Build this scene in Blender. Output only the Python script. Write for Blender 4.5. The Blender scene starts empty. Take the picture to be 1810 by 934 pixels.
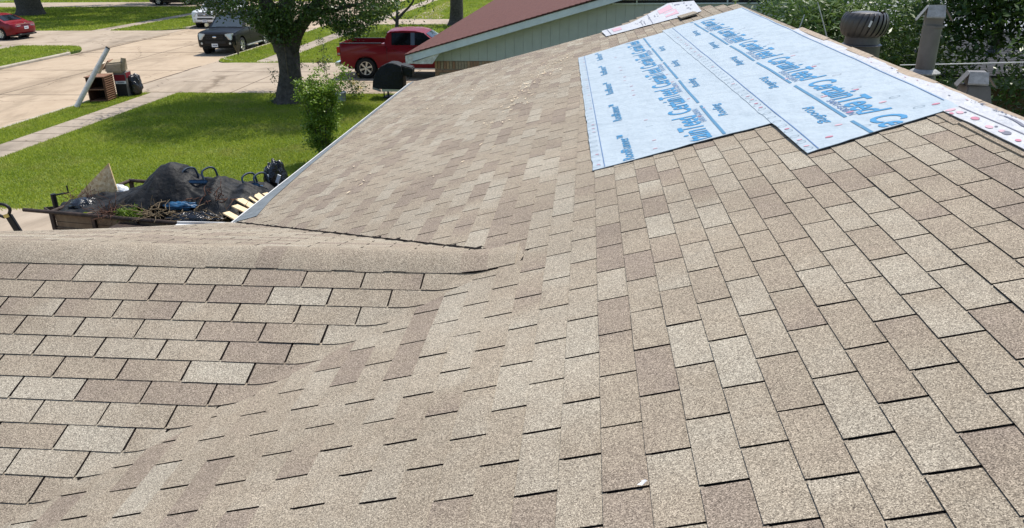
import bpy, bmesh, math, random
import numpy as np
from mathutils import Vector, Matrix, noise as mnoise
random.seed(7); RNG = np.random.default_rng(7)
SC = bpy.context.scene
COL = SC.collection
# ------------------------------------------------------------------ camera
Z0 = 3.72                                     # height of the roof datum above the lawn
cam_d = bpy.data.cameras.new('camera'); cam = bpy.data.objects.new('camera', cam_d); COL.objects.link(cam)
CAM = Vector((-0.3173, -1.7055, 1.3025 + Z0))
R_, U_, F_ = Vector((0.99586, 0.09022, -0.01079)), Vector((-0.02419, 0.37768, 0.92562)), Vector((-0.08758, 0.92153, -0.3783))
cam.matrix_world = Matrix(((R_.x, U_.x, -F_.x, CAM.x), (R_.y, U_.y, -F_.y, CAM.y), (R_.z, U_.z, -F_.z, CAM.z), (0, 0, 0, 1)))
cam_d.sensor_width = 36; cam_d.lens = 1387.78 / 1810 * 36; cam_d.clip_start = .05; cam_d.clip_end = 2000
SC.camera = cam
# ------------------------------------------------------------------ light
SUN_DIR = Vector((0.20, 0.36, 0.91)).normalized()
w = bpy.data.worlds.new('World'); SC.world = w; w.use_nodes = True
nt = w.node_tree; sky = nt.nodes.new('ShaderNodeTexSky'); sky.sky_type = 'NISHITA'; sky.sun_disc = False
sky.sun_elevation = math.asin(SUN_DIR.z); sky.sun_rotation = math.atan2(SUN_DIR.x, SUN_DIR.y)
bg = nt.nodes['Background']; bg.inputs['Strength'].default_value = 0.15
nt.links.new(sky.outputs[0], bg.inputs[0])
sd = bpy.data.lights.new('sun', 'SUN'); sd.energy = 4.2; sd.angle = math.radians(.53); sd.color = (1, .95, .87)
so = bpy.data.objects.new('sun', sd); COL.objects.link(so); so.rotation_euler = SUN_DIR.to_track_quat('Z', 'Y').to_euler()
SC.view_settings.view_transform = 'Standard'; SC.view_settings.look = 'None'; SC.view_settings.exposure = 0.47; SC.view_settings.gamma = 1
SC.cycles.max_bounces = 6; SC.cycles.transparent_max_bounces = 6

# ------------------------------------------------------------------ materials
def M_(name, col, rough=.7, metal=0, spec=.3, var=0, scale=8, col2=None, bump=0, bscale=60, coat=0, obj=False):
    m = bpy.data.materials.new(name); m.use_nodes = True; t = m.node_tree; b = t.nodes['Principled BSDF']
    b.inputs['Roughness'].default_value = rough; b.inputs['Metallic'].default_value = metal
    b.inputs['Specular IOR Level'].default_value = spec; b.inputs['Coat Weight'].default_value = coat; b.inputs['Coat Roughness'].default_value = .06
    c = tuple(col) + (1,)
    if var or col2:
        g = t.nodes.new('ShaderNodeNewGeometry'); n = t.nodes.new('ShaderNodeTexNoise'); n.inputs['Scale'].default_value = scale; n.inputs['Detail'].default_value = 6; n.inputs['Roughness'].default_value = .65
        t.links.new(g.outputs['Position'], n.inputs['Vector'])
        r = t.nodes.new('ShaderNodeValToRGB'); r.color_ramp.elements[0].position = .3; r.color_ramp.elements[1].position = .7
        c2 = tuple(col2) + (1,) if col2 else tuple(min(1, v * (1 + var)) for v in col) + (1,)
        c1 = c if col2 else tuple(v * (1 - var) for v in col) + (1,)
        r.color_ramp.elements[0].color = c1; r.color_ramp.elements[1].color = c2
        t.links.new(n.outputs['Fac'], r.inputs['Fac']); t.links.new(r.outputs['Color'], b.inputs['Base Color'])
    else: b.inputs['Base Color'].default_value = c
    if bump:
        g2 = t.nodes.new('ShaderNodeNewGeometry'); n2 = t.nodes.new('ShaderNodeTexNoise'); n2.inputs['Scale'].default_value = bscale; n2.inputs['Detail'].default_value = 4
        t.links.new(g2.outputs['Position'], n2.inputs['Vector']); bp = t.nodes.new('ShaderNodeBump'); bp.inputs['Strength'].default_value = bump; bp.inputs['Distance'].default_value = .6 / bscale
        t.links.new(n2.outputs['Fac'], bp.inputs['Height']); t.links.new(bp.outputs['Normal'], b.inputs['Normal'])
    return m

def mat_shingle():
    m = bpy.data.materials.new('shingle_granules'); m.use_nodes = True; t = m.node_tree; N = t.nodes.new; L = t.links.new; b = t.nodes['Principled BSDF']
    b.inputs['Roughness'].default_value = .92; b.inputs['Specular IOR Level'].default_value = .15
    g = N('ShaderNodeNewGeometry'); a = N('ShaderNodeAttribute'); a.attribute_name = 'tone'
    # slow mottling shifts the blend of colours
    n = N('ShaderNodeTexNoise'); n.inputs['Scale'].default_value = 9; n.inputs['Detail'].default_value = 3; L(g.outputs['Position'], n.inputs['Vector'])
    ma = N('ShaderNodeMath'); ma.operation = 'MULTIPLY_ADD'; L(n.outputs['Fac'], ma.inputs[0]); ma.inputs[1].default_value = .5; ma.inputs[2].default_value = -.25
    ad = N('ShaderNodeMath'); ad.operation = 'ADD'; L(a.outputs['Fac'], ad.inputs[0]); L(ma.outputs[0], ad.inputs[1])
    r = N('ShaderNodeValToRGB'); cr = r.color_ramp
    cr.elements[0].position = 0; cr.elements[0].color = (.224, .183, .147, 1)
    cr.elements[1].position = 1; cr.elements[1].color = (.318, .285, .230, 1)
    for p, c in ((.25, (.246, .203, .158, 1)), (.5, (.271, .229, .176, 1)), (.72, (.295, .257, .203, 1))):
        e = cr.elements.new(p); e.color = c
    L(ad.outputs[0], r.inputs['Fac'])
    # single granules
    v = N('ShaderNodeTexVoronoi'); v.inputs['Scale'].default_value = 390; L(g.outputs['Position'], v.inputs['Vector'])
    sx = N('ShaderNodeSeparateColor'); L(v.outputs['Color'], sx.inputs['Color'])
    r2 = N('ShaderNodeValToRGB'); c2 = r2.color_ramp
    c2.elements[0].position = 0; c2.elements[0].color = (.30, .29, .29, 1); c2.elements[1].position = 1; c2.elements[1].color = (1.9, 1.9, 1.88, 1)
    for p, c in ((.22, (.68, .66, .64, 1)), (.6, (1, .99, .96, 1)), (.85, (1.4, 1.4, 1.36, 1))):
        e = c2.elements.new(p); e.color = c
    L(sx.outputs[0], r2.inputs['Fac'])
    mx = N('ShaderNodeMix'); mx.data_type = 'RGBA'; mx.blend_type = 'MULTIPLY'; mx.inputs[0].default_value = 1
    L(r.outputs['Color'], mx.inputs[6]); L(r2.outputs['Color'], mx.inputs[7])
    wn = N('ShaderNodeTexNoise'); wn.inputs['Scale'].default_value = 1.1; wn.inputs['Detail'].default_value = 7; wn.inputs['Roughness'].default_value = .62; L(g.outputs['Position'], wn.inputs['Vector'])
    wr_ = N('ShaderNodeMapRange'); wr_.inputs[1].default_value = .3; wr_.inputs[2].default_value = .7; wr_.inputs[3].default_value = .86; wr_.inputs[4].default_value = 1.08; L(wn.outputs['Fac'], wr_.inputs[0])
    wm = N('ShaderNodeVectorMath'); wm.operation = 'SCALE'; L(mx.outputs[2], wm.inputs[0]); L(wr_.outputs[0], wm.inputs['Scale'])
    L(wm.outputs[0], b.inputs['Base Color'])
    bp = N('ShaderNodeBump'); bp.inputs['Strength'].default_value = .55; bp.inputs['Distance'].default_value = .0015
    L(sx.outputs[1], bp.inputs['Height']); L(bp.outputs['Normal'], b.inputs['Normal'])
    return m

def mat_leaf(name, c1, c2, trans=.35, rough=.45, spec=.4, big=.9, dry=None):
    m = bpy.data.materials.new(name); m.use_nodes = True; t = m.node_tree; N = t.nodes.new; L = t.links.new; b = t.nodes['Principled BSDF']
    b.inputs['Roughness'].default_value = rough; b.inputs['Specular IOR Level'].default_value = spec
    g = N('ShaderNodeNewGeometry'); n = N('ShaderNodeTexNoise'); n.inputs['Scale'].default_value = big; n.inputs['Detail'].default_value = 2; L(g.outputs['Position'], n.inputs['Vector'])
    ma = N('ShaderNodeMath'); ma.operation = 'MULTIPLY_ADD'; L(g.outputs['Random Per Island'], ma.inputs[0]); ma.inputs[1].default_value = .6
    mb_ = N('ShaderNodeMath'); mb_.operation = 'MULTIPLY_ADD'; L(n.outputs['Fac'], mb_.inputs[0]); mb_.inputs[1].default_value = 1.0; mb_.inputs[2].default_value = -.3
    L(mb_.outputs[0], ma.inputs[2])
    mx = N('ShaderNodeMix'); mx.data_type = 'RGBA'; L(ma.outputs[0], mx.inputs[0]); mx.inputs[6].default_value = tuple(c1) + (1,); mx.inputs[7].default_value = tuple(c2) + (1,)
    out = mx.outputs[2]
    if dry:
        n3 = N('ShaderNodeTexNoise'); n3.inputs['Scale'].default_value = .7; n3.inputs['Detail'].default_value = 5; n3.inputs['Roughness'].default_value = .65; L(g.outputs['Position'], n3.inputs['Vector'])
        mr = N('ShaderNodeMapRange'); mr.inputs[1].default_value = .5; mr.inputs[2].default_value = .72; mr.inputs[4].default_value = .62; L(n3.outputs['Fac'], mr.inputs[0])
        m3 = N('ShaderNodeMix'); m3.data_type = 'RGBA'; L(mr.outputs[0], m3.inputs[0]); L(out, m3.inputs[6]); m3.inputs[7].default_value = tuple(dry) + (1,); out = m3.outputs[2]
    L(out, b.inputs['Base Color'])
    tr = N('ShaderNodeBsdfTranslucent'); L(out, tr.inputs['Color'])
    ms = N('ShaderNodeMixShader'); ms.inputs[0].default_value = trans; L(b.outputs[0], ms.inputs[1]); L(tr.outputs[0], ms.inputs[2])
    L(ms.outputs[0], t.nodes['Material Output'].inputs['Surface'])
    return m

def mat_concrete(name, c1, c2, joint=0):
    m = M_(name, c1, .9, spec=.2, col2=c2, scale=.9, bump=.25, bscale=45)
    t = m.node_tree; N = t.nodes.new; L = t.links.new; b = t.nodes['Principled BSDF']
    src = b.inputs['Base Color'].links[0].from_socket
    g = N('ShaderNodeNewGeometry'); n = N('ShaderNodeTexNoise'); n.inputs['Scale'].default_value = .35; n.inputs['Detail'].default_value = 9; n.inputs['Roughness'].default_value = .72; n.inputs['Distortion'].default_value = .6
    mp = N('ShaderNodeMapping'); mp.inputs['Scale'].default_value = (1, .35, 1); L(g.outputs['Position'], mp.inputs['Vector']); L(mp.outputs[0], n.inputs['Vector'])
    r = N('ShaderNodeValToRGB'); r.color_ramp.elements[0].position = .36; r.color_ramp.elements[0].color = (.62, .6, .57, 1); r.color_ramp.elements[1].position = .52; r.color_ramp.elements[1].color = (1.04, 1.02, 1, 1)
    L(n.outputs['Fac'], r.inputs['Fac'])
    # hairline cracks
    v = N('ShaderNodeTexVoronoi'); v.feature = 'DISTANCE_TO_EDGE'; v.inputs['Scale'].default_value = .22
    nz = N('ShaderNodeTexNoise'); nz.inputs['Scale'].default_value = 1.3; nz.inputs['Detail'].default_value = 5; L(g.outputs['Position'], nz.inputs['Vector'])
    va = N('ShaderNodeVectorMath'); va.operation = 'MULTIPLY_ADD'; L(nz.outputs['Color'], va.inputs[0]); va.inputs[1].default_value = (1.3, 1.3, 0); L(g.outputs['Position'], va.inputs[2]); L(va.outputs[0], v.inputs['Vector'])
    r3 = N('ShaderNodeValToRGB'); r3.color_ramp.elements[0].position = .002; r3.color_ramp.elements[0].color = (.45, .42, .38, 1); r3.color_ramp.elements[1].position = .009; r3.color_ramp.elements[1].color = (1, 1, 1, 1)
    L(v.outputs['Distance'], r3.inputs['Fac'])
    m1 = N('ShaderNodeMix'); m1.data_type = 'RGBA'; m1.blend_type = 'MULTIPLY'; m1.inputs[0].default_value = .8; L(src, m1.inputs[6]); L(r.outputs['Color'], m1.inputs[7])
    m2 = N('ShaderNodeMix'); m2.data_type = 'RGBA'; m2.blend_type = 'MULTIPLY'; m2.inputs[0].default_value = .8; L(m1.outputs[2], m2.inputs[6]); L(r3.outputs['Color'], m2.inputs[7])
    L(m2.outputs[2], b.inputs['Base Color'])
    return m

def mat_strand(name, c1, c2, c3):          # oriented strand board: angular flakes of wood
    m = M_(name, c1, .75); t = m.node_tree; N = t.nodes.new; L = t.links.new; b = t.nodes['Principled BSDF']
    g = N('ShaderNodeTexCoord'); v = N('ShaderNodeTexVoronoi'); v.inputs['Scale'].default_value = 26; L(g.outputs['Object'], v.inputs['Vector'])
    s = N('ShaderNodeSeparateColor'); L(v.outputs['Color'], s.inputs[0]); r = N('ShaderNodeValToRGB'); r.color_ramp.elements[0].color = tuple(c1) + (1,); r.color_ramp.elements[1].color = tuple(c3) + (1,); e = r.color_ramp.elements.new(.45); e.color = tuple(c2) + (1,)
    L(s.outputs[0], r.inputs[0]); L(r.outputs[0], b.inputs['Base Color']); return m

def mat_net(name):
    m = M_(name, (.004, .0045, .005), .62, spec=.25, col2=(.024, .025, .026), scale=3.6, bump=.45, bscale=9); t = m.node_tree; N = t.nodes.new; L = t.links.new; b = t.nodes['Principled BSDF']
    g = N('ShaderNodeNewGeometry'); n = N('ShaderNodeTexNoise'); n.inputs['Scale'].default_value = 3.2; n.inputs['Detail'].default_value = 6; L(g.outputs['Position'], n.inputs['Vector'])
    r = N('ShaderNodeMapRange'); r.inputs[1].default_value = .52; r.inputs[2].default_value = .72; r.inputs[3].default_value = 1; r.inputs[4].default_value = .82; L(n.outputs['Fac'], r.inputs[0])
    L(r.outputs[0], b.inputs['Alpha']); return m

MT = dict(
    shingle=mat_shingle(),
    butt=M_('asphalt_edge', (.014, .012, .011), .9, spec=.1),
    deck=M_('slot_shade_deck', (.013, .011, .010), .95, spec=.05),  # near-black colour stands for the shade in the slots between tabs
    metal_flash=M_('weathered_flashing', (.155, .172, .178), .6, .2, var=.25, scale=14),
    white_trim=M_('white_trim_paint', (.56, .56, .54), .55, var=.1, scale=6),
    plywood=M_('plywood', (.42, .3, .18), .8, var=.2, scale=5),
    tan_cap=M_('tan_cap', (.34, .27, .20), .9, var=.28, scale=30, bump=.5, bscale=300),
    sheet=M_('pale_blue_sheet', (.315, .372, .412), .6, spec=.22, col2=(.34, .395, .432), scale=2, bump=.35, bscale=6),
    print_blue=M_('blue_ink', (.03, .185, .36), .5, var=.10, scale=20),
    print_line=M_('steel_blue_ink', (.05, .165, .28), .5),
    print_thin=M_('thin_blue_ink', (.07, .14, .28), .5),
    print_pale=M_('pale_blue_ink', (.12, .22, .36), .5),
    ring=M_('grey_ring_ink', (.22, .28, .33), .5), pink=M_('pink_ink', (.42, .15, .20), .5), pink_pale=M_('pale_pink_ink', (.48, .30, .34), .6), grey_ink=M_('grey_ink', (.13, .13, .16), .5),
    white_sheet=M_('white_film', (.45, .45, .455), .5, col2=(.40, .405, .42), scale=7, bump=.5, bscale=14),
    vent=M_('brown_vent_metal', (.056, .050, .045), .42, .1, spec=.5, var=.2, scale=9),
    flue=M_('grey_vent_metal', (.12, .108, .096), .5, .1, spec=.4, var=.22, scale=7),
    collar=M_('pale_collar', (.27, .265, .25), .6, .3, var=.3, scale=30),
    concrete=mat_concrete('driveway_concrete', (.30, .245, .185), (.37, .31, .24)),
    street=mat_concrete('street_concrete', (.335, .262, .185), (.405, .325, .235)),
    walk=mat_concrete('sidewalk_concrete', (.29, .245, .195), (.355, .30, .24)),
    kerb=M_('kerb_concrete', (.36, .32, .255), .9, var=.25, scale=2.2, bump=.3, bscale=40),
    joint=M_('dirt_joint', (.14, .11, .08), .95, var=.4, scale=6),
    soil=M_('lawn_soil', (.075, .115, .02), .95, col2=(.14, .185, .04), scale=1.2, bump=.8, bscale=30),
    grass=mat_leaf('grass_blades', (.165, .245, .018), (.42, .47, .06), .42, .6, .2, .55, (.40, .36, .12)),
    bark=M_('dark_bark', (.045, .037, .029), .95, col2=(.115, .10, .08), scale=9, bump=1, bscale=24),
    leaf=mat_leaf('tree_leaf', (.022, .052, .011), (.10, .17, .03), .35, .4, .4),
    leaf_bright=mat_leaf('bush_leaf', (.08, .165, .016), (.27, .37, .045), .40, .45, .4, 2),
    leaf_narrow=mat_leaf('narrow_leaf', (.035, .078, .018), (.15, .225, .05), .32, .42, .4),
    leaf_deep=mat_leaf('deep_leaf', (.022, .052, .012), (.085, .14, .028), .3, .4, .4),
    leaf_red=mat_leaf('bronze_leaf', (.10, .04, .02), (.13, .14, .03), .3),
    petal=M_('cream_petal', (.75, .62, .30), .6),
    red_roof=M_('red_shingle', (.066, .024, .020), .95, col2=(.130, .054, .042), scale=11, bump=.6, bscale=90),
    sage=M_('sage_siding', (.46, .475, .425), .75, var=.06, scale=4),
    fascia=M_('pale_fascia', (.60, .635, .61), .6, var=.12, scale=3),
    peel=M_('peeling_white_paint', (.74, .72, .66), .75, col2=(.42, .38, .31), scale=13, bump=.6, bscale=40),
    mortar=M_('mortar', (.40, .33, .25), .95),
    bricks=[M_('brick_%s' % n, c, .9, var=.25, scale=25, bump=.4, bscale=90) for n, c in (('tan', (.42, .265, .165)), ('rust', (.34, .19, .12)), ('grey', (.36, .27, .19)))],
    grey_roof=M_('dark_grey_shingle', (.036, .039, .045), .9, var=.5, scale=4), pale_roof=M_('pale_grey_roof', (.27, .28, .31), .8, var=.15, scale=3),
    cream=M_('cream_paint', (.55, .48, .31), .7, var=.15, scale=4), grey_wall=M_('grey_green_wall', (.17, .195, .18), .8, var=.1, scale=3), brown_wood=M_('brown_fence_wood', (.085, .052, .033), .9, var=.35, scale=9),
    red_paint=M_('red_car_paint', (.17, .003, .008), .35, 0, spec=.2, coat=.25), black_paint=M_('black_car_paint', (.005, .006, .007), .35, 0, spec=.16, coat=.1),
    white_paint=M_('white_car_paint', (.75, .76, .77), .3, coat=1), dark_paint=M_('dark_car_paint', (.02, .014, .016), .3, coat=.8),
    glass=M_('tinted_glass', (.004, .005, .006), .08, 0, spec=.35), glass_clear=M_('windshield_glass', (.05, .065, .075), .08, spec=.4), slate_glass=M_('slate_pillar', (.10, .13, .17), .25),
    rubber=M_('tyre_rubber', (.014, .014, .014), .8, bump=.3, bscale=60), chrome=M_('chrome', (.62, .62, .62), .18, 1), alloy=M_('alloy_rim', (.50, .50, .49), .3, .9), black_plastic=M_('black_plastic', (.012, .012, .013), .5),
    lamp=M_('headlamp_lens', (.42, .44, .43), .1, .3, spec=.8), red_lamp=M_('tail_lamp', (.42, .012, .015), .15, spec=.7, coat=1), plate=M_('plate_white', (.72, .74, .74), .5), plate_ink=M_('plate_ink', (.10, .12, .18), .6), bed_dark=M_('bed_liner', (.010, .010, .011), .8),
    cover=M_('black_cover_cloth', (.010, .011, .012), .6, spec=.3, bump=.9, bscale=9), steel=M_('brushed_steel', (.55, .55, .55), .35, .7), black_metal=M_('black_metal', (.012, .012, .012), .5),
    trailer_steel=M_('rusty_black_steel', (.022, .018, .016), .7, .2, col2=(.075, .05, .038), scale=9), old_wood=M_('old_board', (.20, .145, .09), .9, col2=(.12, .08, .05), scale=7),
    osb=mat_strand('strand_board', (.40, .25, .11), (.52, .37, .19), (.62, .48, .28)), new_wood=M_('fresh_lumber', (.62, .47, .27), .75, col2=(.72, .57, .36), scale=12),
    net=mat_net('black_shade_net'), bin_bag=M_('black_bin_bag', (.009, .010, .012), .22, spec=.6, bump=1, bscale=14), white_bag=M_('white_bag', (.68, .72, .74), .5, bump=.8, bscale=18),
    blue=M_('blue_plastic', (.018, .075, .155), .4, var=.25, scale=6), navy=M_('navy_tube', (.018, .035, .06), .4), heap=M_('dark_debris', (.022, .018, .014), .9, var=.6, scale=12, bump=1, bscale=18), twig=M_('brown_twigs', (.085, .042, .028), .9, var=.5, scale=15), straw=M_('dry_stalks', (.15, .115, .07), .9, var=.4, scale=9),
    post=M_('weathered_post', (.62, .60, .55), .8, 0, col2=(.42, .41, .37), scale=9, bump=.4, bscale=30), cabinet=M_('brown_cabinet', (.095, .040, .022), .6, var=.3, scale=9), cab_dark=M_('cabinet_inside', (.016, .010, .008), .8), slat_tan=M_('cabinet_slat', (.20, .10, .055), .6, var=.25, scale=15),
    cardboard=M_('cardboard', (.30, .24, .16), .9, col2=(.38, .31, .21), scale=8, bump=.4, bscale=12), red_card=M_('red_print', (.20, .012, .02), .6), dark_card=M_('dark_print', (.022, .020, .020), .6), grey_card=M_('grey_card', (.17, .155, .14), .8, var=.15, scale=10), cream_card=M_('pale_card', (.60, .54, .42), .85),
    yellow=M_('yellow_sticker', (.68, .50, .14), .6), splinter=M_('wood_splinter', (.74, .60, .42), .8), scrap=M_('white_scrap', (.8, .8, .8), .6), wire=M_('wire', (.55, .55, .53), .6), pot=M_('pale_pot', (.34, .36, .37), .8, var=.2, scale=9),
)

# ------------------------------------------------------------------ mesh helpers
def link(name, me, parent=None, mats=None):
    o = bpy.data.objects.new(name, me); COL.objects.link(o)
    if mats:
        for m in (mats if isinstance(mats, (list, tuple)) else [mats]): me.materials.append(m)
    if parent is not None: o.parent = parent
    return o
def empty(name, loc=(0, 0, 0), rz=0, **kw):
    o = bpy.data.objects.new(name, None); COL.objects.link(o); o.location = loc; o.rotation_euler = (0, 0, rz); o.empty_display_size = .2
    tag(o, **kw); return o
def tag(o, label=None, cat=None, group=None, kind=None):
    if label: o['label'] = label
    if cat: o['category'] = cat
    if group: o['group'] = group
    if kind: o['kind'] = kind
    return o
class MB:
    def __init__(s): s.v = []; s.f = []; s.m = []
    def add(s, vs, fs, mi=0):
        n = len(s.v); s.v += [tuple(v) for v in vs]; s.f += [tuple(i + n for i in f) for f in fs]; s.m += [mi] * len(fs); return s
    def box(s, c, d, rot=None, mi=0, taper=1):
        hx, hy, hz = d[0] / 2, d[1] / 2, d[2] / 2
        vs = [Vector((x * hx * (taper if z > 0 else 1), y * hy * (taper if z > 0 else 1), z * hz)) for z in (-1, 1) for y in (-1, 1) for x in (-1, 1)]
        if rot is not None:
            q = rot if isinstance(rot, Matrix) else Matrix.Rotation(rot, 3, 'Z'); vs = [q @ v for v in vs]
        return s.add([v + Vector(c) for v in vs], [(0, 2, 3, 1), (4, 5, 7, 6), (0, 1, 5, 4), (2, 6, 7, 3), (0, 4, 6, 2), (1, 3, 7, 5)], mi)
    def hexa(s, pts, mi=0):
        return s.add(pts, [(0, 3, 2, 1), (4, 5, 6, 7), (0, 1, 5, 4), (1, 2, 6, 5), (2, 3, 7, 6), (3, 0, 4, 7)], mi)
    def tube(s, path, r, n=8, mi=0, cap=True):
        path = [Vector(p) for p in path]; rs = r if isinstance(r, (list, tuple)) else [r] * len(path); base = len(s.v); up = None
        for i, p in enumerate(path):
            d = (path[min(i + 1, len(path) - 1)] - path[max(i - 1, 0)]).normalized()
            a = up if up is not None else (Vector((0, 0, 1)) if abs(d.z) < .9 else Vector((1, 0, 0)))
            x = d.cross(a).normalized(); y = x.cross(d).normalized(); up = y
            for k in range(n):
                t = 2 * math.pi * k / n; s.v.append(tuple(p + (x * math.cos(t) + y * math.sin(t)) * rs[i]))
        for i in range(len(path) - 1):
            for k in range(n): s.f.append((base + i * n + k, base + i * n + (k + 1) % n, base + (i + 1) * n + (k + 1) % n, base + (i + 1) * n + k)); s.m.append(mi)
        if cap:
            s.f.append(tuple(base + k for k in reversed(range(n)))); s.f.append(tuple(base + (len(path) - 1) * n + k for k in range(n))); s.m += [mi, mi]
        return s
    def lathe(s, prof, n=24, c=(0, 0, 0), axis='Z', mi=0):
        base = len(s.v)
        for r, h in prof:
            for k in range(n):
                t = 2 * math.pi * k / n; a, b = r * math.cos(t), r * math.sin(t)
                p = (a, b, h) if axis == 'Z' else (a, h, b)
                s.v.append((p[0] + c[0], p[1] + c[1], p[2] + c[2]))
        for i in range(len(prof) - 1):
            for k in range(n):
                q = (base + i * n + k, base + i * n + (k + 1) % n, base + (i + 1) * n + (k + 1) % n, base + (i + 1) * n + k)
                s.f.append(q if axis == 'Z' else q[::-1]); s.m.append(mi)
        return s
    def prism(s, poly, depth, fn, mi=0):        # fn(u,v,w)->xyz ; w in {0,depth}
        n = len(poly); vs = [fn(u, v, 0) for u, v in poly] + [fn(u, v, depth) for u, v in poly]
        fs = [tuple(reversed(range(n))), tuple(range(n, 2 * n))] + [(i, (i + 1) % n, n + (i + 1) % n, n + i) for i in range(n)]
        return s.add(vs, fs, mi)
    def build(s, name, mats, parent=None, smooth=None, bevel=0, fix=True):
        me = bpy.data.meshes.new(name); me.from_pydata(s.v, [], s.f)
        me.polygons.foreach_set('material_index', s.m)
        if fix or bevel:
            bm = bmesh.new(); bm.from_mesh(me); bmesh.ops.recalc_face_normals(bm, faces=bm.faces)
            if bevel: bmesh.ops.bevel(bm, geom=[e for e in bm.edges if e.is_manifold and e.calc_face_angle(0) > .5], offset=bevel, segments=2, affect='EDGES', clamp_overlap=True)
            bm.to_mesh(me); bm.free()
        if smooth is not None:
            me.shade_smooth()
            me.set_sharp_from_angle(angle=math.radians(smooth))
        me.update(); return link(name, me, parent, mats)
def np_mesh(name, V, k, mats, parent=None, smooth=False):     # V: (n,k,3) loose polygons of k corners
    n = len(V); me = bpy.data.meshes.new(name); me.vertices.add(n * k); me.vertices.foreach_set('co', V.reshape(-1).astype(np.float32))
    me.loops.add(n * k); me.loops.foreach_set('vertex_index', np.arange(n * k, dtype=np.int32)); me.polygons.add(n)
    me.polygons.foreach_set('loop_start', np.arange(0, n * k, k, dtype=np.int32)); me.update(calc_edges=True); me.validate()
    return link(name, me, parent, mats)
def leaves(C, size, asp, droop=.25, rng=RNG):                 # C (n,3) -> quads: folded diamonds
    n = len(C); th = rng.uniform(0, 2 * np.pi, n); ph = rng.normal(-droop, .55, n)
    d = np.stack([np.cos(th) * np.cos(ph), np.sin(th) * np.cos(ph), np.sin(ph)], 1)
    r = rng.normal(size=(n, 3)); r[:, 2] += 1.2; sd_ = np.cross(d, r); sd_ /= np.linalg.norm(sd_, axis=1)[:, None] + 1e-9
    L = size * rng.uniform(.6, 1.3, n)[:, None]; W = L * asp
    return np.stack([C - d * L * .5, C + sd_ * W * .5 + d * L * .05, C + d * L * .5, C - sd_ * W * .5 + d * L * .05], 1)
def clumps(centers, per, sig, rng=RNG):
    c = np.repeat(np.asarray(centers, float), per, 0); return c + rng.normal(size=c.shape) * np.asarray(sig)

# ------------------------------------------------------------------ the roof surface
PA, PB = .28456, .33813
tA, tB = math.tan(PA), math.tan(PB); cA, sA, cB, sB = math.cos(PA), math.sin(PA), math.cos(PB), math.sin(PB)
E_, T_ = .127, .3048
BX, BY, BZ = -3.19983, 1.91712, -.25034
YR = 2.068; ZR = BZ + tB * (YR - BY)
def zA(x): return x * tA
def zBn(y): return BZ - tB * (BY - y)
def zBf(x, y):
    t = (y - YR) / 2.7; return ZR - .305 * (y - YR) - .07 * max(0, -3.5 - x) * max(0, t)
def smax(a, b, k=.018):
    h = max(k - abs(a - b), 0) / k; return max(a, b) + h * h * k * .25
def roofz(x, y): return smax(zA(x), min(zBn(y), zBf(x, y)))
NA = Vector((-sA, 0, cA)); NBn = Vector((0, -sB, cB)); NBf = Vector((0, .29, .957))
def onA(y, s, h=0): return Vector((s * cA - sA * h, y, s * sA + Z0 + cA * h))
fN = lambda x, y: (zA(x) - zBn(y)) / tA          # >0 on the main slope, in metres of x
fF = lambda x, y: (zA(x) - zBf(x, y)) / tA
def clip(poly, f, keep_pos=True, thr=0):
    out = []; n = len(poly)
    for i in range(n):
        a, b = poly[i], poly[(i + 1) % n]; fa, fb = f(a[0], a[1]) - thr, f(b[0], b[1]) - thr
        if not keep_pos: fa, fb = -fa, -fb
        if fa >= 0: out.append(a)
        if (fa >= 0) != (fb >= 0):
            t = fa / (fa - fb); out.append(tuple(a[k] + (b[k] - a[k]) * t for k in range(len(a))))
    return out
# far edge of the main slope, as (s, y)
RAKE = [(-3.70, 12.45), (-3.15, 12.18), (-2.2, 11.75), (-1.07, 11.40), (-.1, 11.22), (.6, 12.0), (1.0, 12.5), (1.3, 11.2), (1.42, 10.45), (1.80, 9.4)]
def rake(s):
    for (a, ya), (b, yb) in zip(RAKE, RAKE[1:]):
        if s <= b: return ya + (yb - ya) * max(0, (s - a)) / (b - a)
    return RAKE[-1][1]
S_EAVE, S_RIDGE = -3.57, 1.80

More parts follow.
